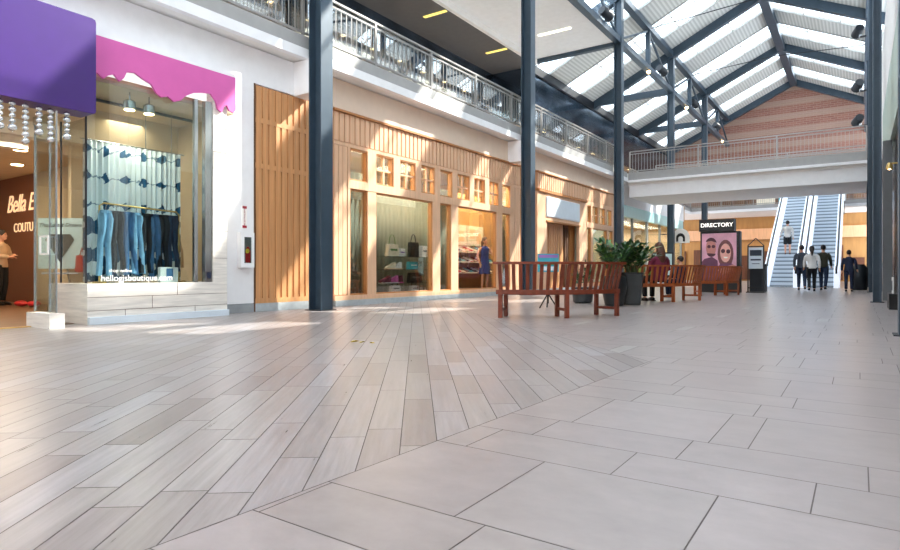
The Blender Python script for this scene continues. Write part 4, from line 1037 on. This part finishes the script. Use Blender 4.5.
def plant(name, label, c, z, stems, hgt, spread, seed, flowers=False):
    rr = random.Random(seed); t = T(name, label, 'plant', (c[0], c[1], z)); st = MB(); lf = MB(); l2 = MB()
    for i in range(stems):
        a = rr.random()*2*PI; sp = spread*(.25+.75*rr.random()); h = hgt*(.55+.45*rr.random())
        b = Vector((c[0]+.1*math.cos(a), c[1]+.1*math.sin(a), z-.01)); pts = [b+Vector((math.cos(a)*sp*u**1.5, math.sin(a)*sp*u**1.5, h*(u-.18*u*u*(sp/spread)))) for u in [j/6 for j in range(7)]]
        st.tube(pts, [.012-.0012*j for j in range(7)], 5)
        for j in range(2, 7):
            for sgn in (-1, 1, .2):
                p = pts[j]; d = (pts[j]-pts[j-1]).normalized(); sd = d.cross(Vector((0, 0, 1))); sd = (sd.normalized() if sd.length > .05 else Vector((1, 0, 0)))
                dr = (d*.55+sd*sgn*(.7+.4*rr.random())+Vector((0, 0, rr.uniform(-.2, .35)))).normalized(); ln = rr.uniform(.14, .25); wd = ln*.17
                nn = dr.cross(Vector((rr.uniform(-.4, .4), rr.uniform(-.4, .4), 1))).normalized(); up = nn.cross(dr)
                v = [p, p+dr*ln*.35+nn*wd-up*.004, p+dr*ln*.75+nn*wd*.7-up*.012, p+dr*ln-up*.03, p+dr*ln*.75-nn*wd*.7-up*.012, p+dr*ln*.35-nn*wd-up*.004, p+dr*ln*.5-up*.016]
                (lf if rr.random() < .75 else l2).add(v, [(0, 1, 6), (1, 2, 6), (2, 3, 6), (3, 4, 6), (4, 5, 6), (5, 0, 6)], True)
    st.build('stem', 'stem', t); lf.build('leaves', 'leaf', t, recalc=False); l2.build('pale_leaves', 'leaf_light', t, recalc=False)
    if flowers:
        f = MB()
        for i in range(7):
            a = rr.random()*2*PI; p = (c[0]+.2*math.cos(a), c[1]+.2*math.sin(a), z+hgt*rr.uniform(.15, .4))
            f.ball(p, .035, .035, .03, 8, 5)
        f.build('flowers', 'peach', t)
    return t
plant('leafy_plant', 'dark green leafy plant growing from the round black planter', (-4.28, 12.4), .605, 22, .86, .34, 11)
plant('leafy_plant', 'bushy green plant with pinkish flowers in the square planter', (-4.15, 13.15), .70, 24, .74, .46, 12, True)
t = T('low_planter', 'low grey round planter seen under the right end of the nearest bench', 'planter', (-5.3, 13.2, 0)); MB().lathe((-5.3, 13.2, 0), [(.17, 0), (.22, .03), (.25, .28), (.26, .36), (.23, .36), (.22, .33)], 20).build('pot', 'planter_grey', t); MB().lathe((-5.3, 13.2, .31), [(.22, 0), (.2, .02)], 16).build('soil', 'soil', t)
t = plant('flowering_plant', 'small plant with pale pink blooms showing over the nearest bench', (-5.3, 13.2), .335, 5, .55, .12, 21)
MB().ball((-5.3, 13.2, .93), .07, .06, .05, 10, 6).ball((-5.25, 13.22, .86), .06, .05, .05, 10, 6).build('bloom', 'peach', t)

# ------------------------------------------------------------------ signs standing in the corridor
t = T('notice_stand', 'notice card in teal and mauve on a dark tripod stand behind the nearest bench', 'sign', (-5.1, 10.9, 0))
MB().tube([(-5.1, 10.9, .1), (-5.1, 10.9, .72)], .02, 8).build('pole', 'black', t)
m = MB(); 
for a in (0, 2.1, 4.2): m.tube([(-5.1, 10.9, .3), (-5.1+.2*math.cos(a), 10.9+.2*math.sin(a), .012)], .014, 6)
m.build('tripod', 'black', t)
cdir = Vector((.8257, .564, 0)); nrm = Vector((.564, -.8257, 0))
def card(parent, nm, c, wd, z0, z1, mat, off=0, th=.012):
    c = Vector(c)+nrm*off; return MB().bar(c-cdir*wd/2+Vector((0, 0, (z0+z1)/2)), c+cdir*wd/2+Vector((0, 0, (z0+z1)/2)), th, z1-z0).build(nm, mat, parent)
card(t, 'card', (-5.1, 10.9, 0), .42, .72, 1.08, 'teal', .03)
card(t, 'header_strip', (-5.1, 10.9, 0), .38, 1.0, 1.06, 'mauve', .038); card(t, 'text_strip', (-5.1, 10.9, 0), .36, .86, .92, 'leaf_light', .038); card(t, 'lower_strip', (-5.1, 10.9, 0), .3, .75, .83, 'sign_pale', .038)
# easel sign behind the second bench
t = T('easel_sign', 'small teal and white easel sign between the second bench and the directory', 'sign', (-4.75, 17.9, 0))
card(t, 'board', (-4.75, 17.9, 0), .62, .55, 1.28, 'black', 0, .03); card(t, 'sheet', (-4.75, 17.9, 0), .54, .62, 1.24, 'teal_board', .02)
card(t, 'print', (-4.75, 17.9, 0), .30, 1.02, 1.10, 'cloth_navy', .028); card(t, 'print', (-4.75, 17.9, 0), .18, .92, 1.0, 'teal', .028)
m = MB()
for s in (-.25, .25):
    a = Vector((-4.75, 17.9, 0))+cdir*s; m.bar(a+Vector((0, 0, .01)), a+Vector((0, 0, .56)), .025, .025)
    m.bar(a-nrm*.3+Vector((0, 0, .01)), a+Vector((0, 0, 1.0)), .02, .02)
m.build('leg', 'black', t)
# directory kiosk
kc = Vector((-4.0, 22.6, 0)); t = T('directory_kiosk', 'tall black kiosk with lit DIRECTORY heading and a pink portrait poster', 'directory', kc)
kd = Vector((1, 0, 0))
x0, x1, y = -4.62, -3.36, 22.3
MB().box(x0, y, 0, x1, y+.42, 2.10).build('cabinet', 'black', t, bevel=.01)
MB().box(x0-.02, y-.10, 2.11, x1-.16, y+.30, 2.52).build('heading_box', 'black', t)
text('heading', 'DIRECTORY', .19, 'letter_lit', t, ((x0+x1)/2-.08, y-.112, 2.315), FACE_Y, .01)
MB().box(x0+.06, y-.02, .42, x1-.1, y, 2.04).build('poster', M('poster_pink', (222, 166, 186), .4, var=.25, scale=(1.3, 1, 1.1)), t)
# two plain figures on the poster, printed flat
def printed(nm, pts, mat, d): MB().prism([(x0+.06+u*1.1, .42+v*1.62) for u, v in pts], 1, y-.02-d-.002, y-.02-d).build(nm, mat, po)
po = [c for c in t.children if c.name.startswith('poster')][0]
def ell(cx, cz, rx, rz_, a0=0, a1=2*PI, n=18): return [(cx+rx*math.cos(a0+(a1-a0)*i/n), cz+rz_*math.sin(a0+(a1-a0)*i/n)) for i in range(n)]
MT['print_skin'] = M('print_skin', (198, 132, 124), .4, var=.18); MT['print_skin_pale'] = M('print_skin_pale', (232, 172, 160), .4, var=.12); MT['print_dark'] = M('print_dark', (78, 38, 52), .4, var=.2); MT['print_plum'] = M('print_plum', (112, 62, 92), .4, var=.2)
printed('man_body', [(0, .0), (.5, .0), (.46, .42), (.3, .5), (.08, .46), (0, .40)], 'print_plum', .001)
printed('man_face', ell(.27, .70, .15, .19), 'print_skin', .003); printed('man_hair', ell(.27, .78, .165, .13, .15, PI-.15)+[(.27, .84)], 'print_dark', .004); printed('man_beard', ell(.28, .58, .13, .08, PI, 2*PI), 'print_dark', .005); printed('man_glasses', ell(.21, .72, .055, .035), 'print_dark', .005); printed('man_glasses', ell(.34, .72, .055, .035), 'print_dark', .005)
MT['print_hair'] = M('print_hair', (122, 70, 72), .4, var=.3, scale=(9, 9, 3)); printed('woman_hair', ell(.69, .56, .23, .30), 'print_hair', .006); printed('woman_body', [(.38, 0), (1, 0), (1, .28), (.86, .36), (.55, .36), (.4, .22)], 'print_plum', .007)
printed('woman_face', ell(.69, .58, .155, .20), 'print_skin_pale', .009); printed('woman_glasses', ell(.62, .62, .06, .045), 'print_dark', .011); printed('woman_glasses', ell(.77, .61, .06, .045), 'print_dark', .011); printed('woman_smile', ell(.70, .50, .065, .035, PI, 2*PI), 'letter_white', .011)
printed('arm', [(.45, .22), (.9, .34), (1.0, .30), (1.0, .22), (.6, .12)], 'print_skin', .009)
# framed sign with a pointed top right of the kiosk
t = T('framed_sign', 'black framed sign stand with pointed top, blue-white poster, right of the directory', 'sign', (-2.95, 22.9, 0))
xa, xb, yy = -3.19, -2.71, 22.9
m = MB(); m.box(xa-.02, yy-.02, .03, xa+.02, yy+.02, 1.62); m.box(xb-.02, yy-.02, .03, xb+.02, yy+.02, 1.62); m.box(xa+.02, yy-.02, 1.56, xb-.02, yy+.02, 1.60); m.box(xa+.02, yy-.02, .14, xb-.02, yy+.02, .18); m.box(xa-.04, yy-.2, 0, xb+.04, yy+.2, .03); m.build('frame', 'black', t)
m = MB(); m.bar((xa, yy, 1.62), ((xa+xb)/2, yy, 1.86), .03, .03); m.bar((xb, yy, 1.62), ((xa+xb)/2, yy, 1.86), .03, .03); m.build('pointed_top', 'black', t)
MB().box(xa+.02, yy-.01, .82, xb-.02, yy+.01, 1.55).build('poster', 'sign_pale', t); 
m = MB(); m.box(xa+.06, yy-.014, 1.26, xb-.06, yy-.01, 1.46); m.build('poster_print', 'cloth_grey', t)
m = MB(); m.box(xa+.08, yy-.014, 1.10, xb-.08, yy-.01, 1.15); m.box(xa+.12, yy-.014, .98, xb-.12, yy-.01, 1.0); m.build('poster_lines', 'cloth_navy', t)
t = T('dark_bin', 'dark square litter bin standing behind the framed sign', 'bin', (-3.05, 24.2, 0)); MB().box(-3.3, 24.0, 0, -2.78, 24.5, .92).build('body', 'steel_dark', t, bevel=.01); MB().box(-3.33, 23.97, .92, -2.75, 24.53, .99).build('lid', 'black', t)
t = T('exit_sign', 'small green exit sign on the railing of the far gallery', 'sign', (-4.7, 44.88, 5.6)); MB().box(-5.0, 44.88, 5.62, -4.45, 44.95, 5.92).build('panel', 'leaf_light', t); text('wording', 'EXIT', .22, 'letter_white', t, (-4.72, 44.875, 5.77), FACE_Y, .002)
t = T('gallery_banner', 'teal upright panel on the far gallery railing beside the exit sign', 'sign', (-4.25, 44.85, 5.2)); MB().box(-4.42, 44.88, 5.2, -4.12, 44.94, 6.3).build('cloth', 'teal', t)
t = T('fallen_leaves', 'small yellow scrap lying on the plank floor', 'leaf', (-4.23, 4.58, 0)); m = MB(); rr = random.Random(4)
for i in range(6):
    a = rr.random()*6; cx, cy = -4.26+rr.uniform(-.14, .14), 4.60+rr.uniform(-.08, .08); m.add([(cx, cy, .002), (cx+.05*math.cos(a), cy+.05*math.sin(a), .014), (cx+.10*math.cos(a+.3), cy+.10*math.sin(a+.3), .004), (cx+.045*math.cos(a+.7), cy+.045*math.sin(a+.7), .01)], [(0, 1, 2, 3)])
m.build('scrap', 'yellow', t)

# ------------------------------------------------------------------ escalators
def escalator(xc, label):
    t = T('escalator', label, 'escalator', (xc, 31, 0), 0, 'escalators to the upper gallery')
    y0, y1, z1 = 32.2, 32.2+5.2/math.tan(math.radians(30)), 5.2
    tn = math.tan(math.radians(30)); hw = .52
    m = MB(); m.prism([(31.0, 0), (y0, 0), (y1+.4, z1-.35), (44.9, z1-.35), (44.9, z1-.9), (y1+.6, z1-.9), (y0+1.1, -.0)], 0, xc-.70, xc+.70)
    m.build('truss_casing', 'grey_base', t)
    n = 26
    for i in range(n):
        ya = y0+(y1-y0)*i/n; za = z1*(i+1)/n-.02
        MB().box(xc-hw, ya, za-.22, xc+hw, ya+(y1-y0)/n+.03, za).build('step', 'tread', t)
    MB().box(xc-hw, 31.0, .001, xc+hw, y0, .02).build('comb_plate', 'metal', t); MB().box(xc-hw, y1, z1-.02, xc+hw, 44.9, z1).build('landing_plate', 'metal', t)
    for s in (-1, 1):
        xa, xb = xc+s*.54, xc+s*.74
        pl = [(31.0, .0), (31.0, .75), (31.25, .92), (y0-.1, .95), (y1-.1, z1+.95), (44.3, z1+.95), (44.6, z1+.75), (44.6, z1-.1), (y1+.1, z1-.1), (y0+.3, .0)]
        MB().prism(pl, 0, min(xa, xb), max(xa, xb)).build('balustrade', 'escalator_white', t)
        MB().tube([(xc+s*.64, 30.98, .62), (xc+s*.64, 31.05, .84), (xc+s*.64, 31.25, .96), (xc+s*.64, y0-.1, .985), (xc+s*.64, y1-.1, z1+.985), (xc+s*.64, 44.3, z1+.985)], .04, 8).build('handrail', 'handrail_rubber', t)
escalator(-3.03, 'left escalator, the one with a man riding on it')
escalator(-1.49, 'right escalator, empty steps, beside the boy')

# ------------------------------------------------------------------ right edge: shopfront, plinth, pilasters
rw = SE('wall_right', (.8, 15, 0), 'dark shopfront along the right edge')
S('fascia', B(.62, 9.5, 4.0, .80, 24.5, 5.9), 'pale_green', rw)
S('upper_wall', B(.70, -8, 5.9, .9, 46, 9.3), 'soffit_paint', rw)  # upper run added, height set to end the sun patches on the floor
S('near_wall', B(.70, -8, 0, .9, 9.5, 5.9), 'soffit_paint', rw)  # unseen run added to keep the sun off the near floor
S('band_over', B(.70, 24.5, 4.8, .9, 46, 5.9), 'soffit_paint', rw)
S('shop_face', B(.70, 9.5, .0, .9, 24.5, 4.0), 'black_gloss', rw)
S('plinth', B(.46, 14.2, 0, .68, 15.2, .30), 'black', rw)
S('pier', B(.47, 18.4, 0, .66, 18.8, 3.98), 'grey_mid', rw)
S('far_face', B(.66, 24.5, 0, .9, 46, 4.8), 'steel_dark', rw)
m = MB(); m.box(.36, 29.6, 0, .6, 30.3, 4.3); m.box(.30, 29.5, 4.3, .6, 30.4, 4.6); S('pilaster', m, 'peach', rw)
t = T('wall_lamp', 'small brass lamp glowing on the dark right shopfront', 'lamp', (.6, 16.2, 3.0)); MB().tube([(.70, 16.2, 3.08), (.56, 16.2, 3.08)], .02, 6).build('arm', 'brass', t); MB().lathe((.53, 16.2, 2.96), [(.03, .14), (.06, .08), (.07, 0)], 12).build('shade', 'brass', t); MB().ball((.53, 16.2, 2.98), .035).build('bulb', 'warm_lamp', t)
t = T('display_card', 'small white card propped on the black plinth at the right edge', 'sign', (.5, 14.7, .3)); MB().box(.52, 14.4, .301, .54, 14.8, .62).build('card', 'cloth_white', t); MB().box(.517, 14.47, .36, .52, 14.72, .55).build('print', 'cloth_grey', t)
t = T('tall_bin', 'dark round litter bin standing behind the boy', 'bin', (.0, 28.4, 0)); MB().lathe((-.02, 28.4, 0), [(.24, 0), (.26, .04), (.26, .85), (.2, .95)], 18).build('body', 'steel_dark', t); MB().lathe((-.02, 28.4, .95), [(.2, 0), (.17, .05)], 18).build('lid', 'black', t)
# ------------------------------------------------------------------ people
def fuse(o, vox, smooth=4):
    r = o.modifiers.new('fuse', 'REMESH'); r.mode = 'VOXEL'; r.voxel_size = vox; r.use_smooth_shade = True
    if smooth: s = o.modifiers.new('soften', 'SMOOTH'); s.factor = .5; s.iterations = smooth
def person(label, loc, face, H, top, bottom, skin='skin', hair='hair_dark', style='short', shoes='black', sleeves='long', legs='long', pose=None, dress=False, group=None):
    t = T('person', label, 'person', loc, face, group); k = H/1.75; t.scale = (k, k, k)
    J = dict(pel=(0, 0, .94), chest=(0, 0, 1.28), neck=(0, .0, 1.47), head=(0, .03, 1.625),
             shL=(-.18, 0, 1.40), shR=(.18, 0, 1.40), elL=(-.24, -.03, 1.12), elR=(.24, -.03, 1.12), wrL=(-.25, .06, .88), wrR=(.25, .06, .88),
             hipL=(-.09, 0, .92), hipR=(.09, 0, .92), knL=(-.10, .03, .50), knR=(.10, .03, .50), anL=(-.10, -.02, .09), anR=(.10, -.02, .09))
    J.update(pose or {}); J = {a: Vector(b) for a, b in J.items()}
    up = (J['neck']-J['pel'])
    def sp(f): return J['pel']+up*f
    def loft(m, rings, n=16):
        vs = []; fs = []
        for c, rx, ry in rings:
            for i in range(n):
                a = 2*PI*i/n; vs.append((c.x+rx*math.cos(a), c.y+ry*math.sin(a), c.z))
        for j in range(len(rings)-1):
            for i in range(n): fs.append((j*n+i, j*n+(i+1) % n, (j+1)*n+(i+1) % n, (j+1)*n+i))
        fs += [tuple(range(n))[::-1], tuple((len(rings)-1)*n+i for i in range(n))]
        return m.add(vs, fs, True)
    def mid(a, b, f): return J[a]+(J[b]-J[a])*f
    # body: one fused figure with head, ears, nose, hands and feet
    b = MB()
    loft(b, [(sp(-.12), .14, .10), (sp(.05), .15, .105), (sp(.3), .12, .09), (sp(.6), .14, .10), (sp(.82), .155, .095), (sp(.95), .08, .065), (sp(1.02), .055, .055)])
    b.tube([J['neck']-Vector((0, 0, .06)), J['neck']+Vector((0, .01, .03)), J['head']-Vector((0, .01, .05))], [.06, .052, .05], 12)
    h = J['head']; b.ball(h, .076, .095, .115, 16, 12); b.ball(h+Vector((0, .05, -.06)), .052, .05, .055, 12, 8)
    b.ball(h+Vector((0, .10, -.02)), .014, .02, .024, 8, 6)
    for s in (-1, 1): b.ball(h+Vector((s*.078, -.005, -.01)), .014, .022, .032, 8, 6)
    for s, q in ((-1, 'L'), (1, 'R')):
        b.tube([J['sh'+q]+Vector((-s*.04, 0, 0)), mid('sh'+q, 'el'+q, .3), J['el'+q], mid('el'+q, 'wr'+q, .35), J['wr'+q]], [.052, .05, .04, .041, .027], 10)
        d = (J['wr'+q]-J['el'+q]).normalized(); side = Vector((-s*.25, .95, 0)); side = (side-d*side.dot(d)).normalized(); nr = d.cross(side)
        w0 = J['wr'+q]; b.tube([w0, w0+d*.04, w0+d*.085], [.026, .036, .034], 10)
        for i, ln in enumerate((.070, .082, .078, .060)):
            r0 = w0+d*.075+side*(.028-.019*i); b.tube([r0, r0+d*ln*.5+nr*s*.006, r0+d*ln*.95+nr*s*.022], [.0105, .0098, .008], 6)
        r0 = w0+d*.03+side*.03; b.tube([r0, r0+side*.03+d*.03, r0+side*.034+d*.065], [.013, .011, .009], 6)
        b.tube([J['hip'+q], mid('hip'+q, 'kn'+q, .4), J['kn'+q], mid('kn'+q, 'an'+q, .3), J['an'+q]], [.088, .076, .052, .054, .034], 10)
        a = J['an'+q]; b.tube([a+Vector((0, -.045, -.045)), a+Vector((0, .05, -.05)), a+Vector((s*.01, .15, -.065))], [.034, .036, .024], 10)
    o = b.build('body', skin, t, True); fuse(o, .010, 2)
    # face
    e = MB()
    for s in (-1, 1): e.ball(h+Vector((s*.03, .082, .008)), .011, .009, .007, 8, 6)
    e.build('eyes', 'cloth_black', t, True)
    MB().ball(h+Vector((0, .094, -.062)), .02, .008, .006, 8, 6).build('mouth', 'cloth_maroon', t, True)
    # hair
    m = MB(); m.ball(h+Vector((0, -.018, .025)), .09, .105, .11, 16, 10)
    if style in ('long', 'pony'): m.ball(h+Vector((0, -.045, -.03)), .082, .075, .11, 14, 10)
    o = m.build('hair', hair, t, True); fuse(o, .012, 2)
    if style == 'long': 
        m = MB(); m.tube([h+Vector((0, -.05, .03)), h+Vector((0, -.085, -.12)), h+Vector((0, -.10, -.26)), h+Vector((0, -.09, -.38))], [.085, .10, .095, .05], 12); x = m.build('long_hair', hair, t, True)
    if style == 'pony':
        MB().tube([h+Vector((0, -.10, .02)), h+Vector((0, -.15, -.02)), h+Vector((0, -.14, -.16)), h+Vector((0, -.125, -.30))], [.03, .042, .04, .012], 10).build('ponytail', hair, t, True)
    # top or dress
    m = MB()
    hem = [(sp(-.12), .175, .13)] if not dress else [(sp(-.75), .215, .17), (sp(-.4), .20, .155), (sp(-.12), .18, .13)]
    loft(m, hem+[(sp(.05), .168, .122), (sp(.3), .142 if dress else .155, .108), (sp(.6), .165, .122), (sp(.82), .175, .115), (sp(.93), .115, .085), (sp(.985), .065, .065)])
    for s, q in ((-1, 'L'), (1, 'R')):
        if sleeves == 'none': continue
        p = [J['sh'+q]+Vector((-s*.05, 0, -.01)), mid('sh'+q, 'el'+q, .3), J['el'+q]]; r = [.07, .066, .055]
        if sleeves == 'long': p += [mid('el'+q, 'wr'+q, .5), mid('el'+q, 'wr'+q, .97)]; r += [.052, .042]
        else: p[2] = mid('sh'+q, 'el'+q, .75); r[2] = .062
        m.tube(p, r, 12)
    o = m.build('dress' if dress else 'top', top, t, True); fuse(o, .014, 3)
    if not dress:
        m = MB(); loft(m, [(sp(-.16), .155, .118), (sp(-.02), .165, .12), (sp(.1), .158, .115)])
        for s, q in ((-1, 'L'), (1, 'R')):
            if legs == 'long': m.tube([J['hip'+q], mid('hip'+q, 'kn'+q, .4), J['kn'+q], mid('kn'+q, 'an'+q, .4), mid('kn'+q, 'an'+q, .97)], [.102, .092, .07, .064, .056], 12)
            else: m.tube([J['hip'+q], mid('hip'+q, 'kn'+q, .4), mid('hip'+q, 'kn'+q, .95)], [.105, .098, .09], 12)
        o = m.build('trousers' if legs == 'long' else 'shorts', bottom, t, True); fuse(o, .014, 3)
    for s, q in ((-1, 'L'), (1, 'R')):
        a = J['an'+q]; m = MB(); m.tube([a+Vector((0, -.06, -.05)), a+Vector((0, .0, -.042)), a+Vector((s*.005, .08, -.05)), a+Vector((s*.01, .165, -.062))], [.036, .044, .042, .027], 10)
        m.box(a.x-.035+s*.005, a.y-.09, a.z-.09, a.x+.035+s*.005, a.y+.18, a.z-.075); m.build('shoe', shoes, t, True)
    return t
walk = dict(knL=(-.09, .16, .52), anL=(-.09, .20, .10), knR=(.10, .02, .50), anR=(.10, -.24, .14), elL=(-.24, -.10, 1.14), wrL=(-.24, -.08, .90), elR=(.24, .06, 1.13), wrR=(.24, .20, .94))
walk2 = dict(knR=(.09, .13, .51), anR=(.09, .14, .095), knL=(-.10, .0, .50), anL=(-.10, -.20, .13), elR=(.24, -.08, 1.13), wrR=(.25, -.04, .89), elL=(-.24, .04, 1.13), wrL=(-.25, .16, .92))
person('woman in a white jacket and black trousers with a ponytail, walking to the escalators', (-1.45, 25.5, 0), .12, 1.66, 'cloth_white', 'cloth_black', style='pony', shoes='cloth_black', pose=walk2, group='people walking to the escalators')
person('person in dark clothes and grey jeans walking left of the woman in white', (-1.84, 26.5, 0), .1, 1.74, 'cloth_grey', 'denim_dark', hair='hair_dark', pose=walk, group='people walking to the escalators')
person('man in an olive jacket and blue jeans walking right of the woman in white', (-1.16, 26.9, 0), -.1, 1.74, 'cloth_olive', 'denim_dark', pose=walk, group='people walking to the escalators')
person('boy in navy and maroon clothes with short dark hair standing right of the escalators', (-.33, 26.0, 0), .05, 1.50, 'cloth_navy', 'cloth_navy', pose=dict(elR=(.25, .02, 1.14), wrR=(.29, .12, .93)), group='people walking to the escalators')
zi = 5.2*(7+1)/26-.02
person('man in a white shirt and dark shorts riding the left escalator', (-3.03, 32.2+9.007*(7+.55)/26-.05, zi), .15, 1.72, 'cloth_white', 'cloth_black', legs='short', pose=dict(elL=(-.28, .02, 1.15), wrL=(-.32, .16, .98)), shoes='hair_brown')
person('woman in a sleeveless dark blue dress standing inside the shoe shop doorway', (-9.72, 16.15, .125), -1.9, 1.68, 'cloth_blue', 'cloth_blue', hair='hair_brown', style='pony', sleeves='none', dress=True, pose=dict(elL=(-.27, .10, 1.16), wrL=(-.20, .30, 1.22), elR=(.26, -.04, 1.13)))
person('person in a tan top and black trousers at the left edge, inside the jewellery shop', (-15.25, 5.2, .006), -.9, 1.62, 'cloth_tan', 'cloth_black', hair='hair_dark', pose=dict(elL=(-.24, .06, 1.14), wrL=(-.06, .24, 1.16), elR=(.25, .05, 1.14), wrR=(.08, .24, 1.12)))
# seated woman on the second bench, her back to the camera
sit = dict(pel=(0, 0, .54), chest=(0, -.0, .88), neck=(0, .02, 1.07), head=(0, .05, 1.225), shL=(-.18, .01, 1.0), shR=(.18, .01, 1.0), elL=(-.25, .05, .74), elR=(.25, .05, .74), wrL=(-.14, .30, .64), wrR=(.14, .30, .64),
    hipL=(-.09, .03, .53), hipR=(.09, .03, .53), knL=(-.11, .45, .52), knR=(.11, .45, .52), anL=(-.11, .42, .09), anR=(.11, .46, .09))
ac_ = math.radians(-40); person('woman with long brown hair and maroon top seated on the second bench, back view', (-5.42+1.88*math.cos(ac_), 16.0+1.88*math.sin(ac_), 0), ac_+PI/2, 1.86, 'cloth_maroon', 'cloth_black', hair='hair_brown', style='long', pose=sit)
ac_ = math.radians(-18); person('child with short dark hair seated on the second bench, only the head showing over it', (-5.42+1.88*math.cos(ac_), 16.0+1.88*math.sin(ac_), .08), ac_+PI/2, 1.34, 'cloth_navy', 'denim_dark', pose=sit)
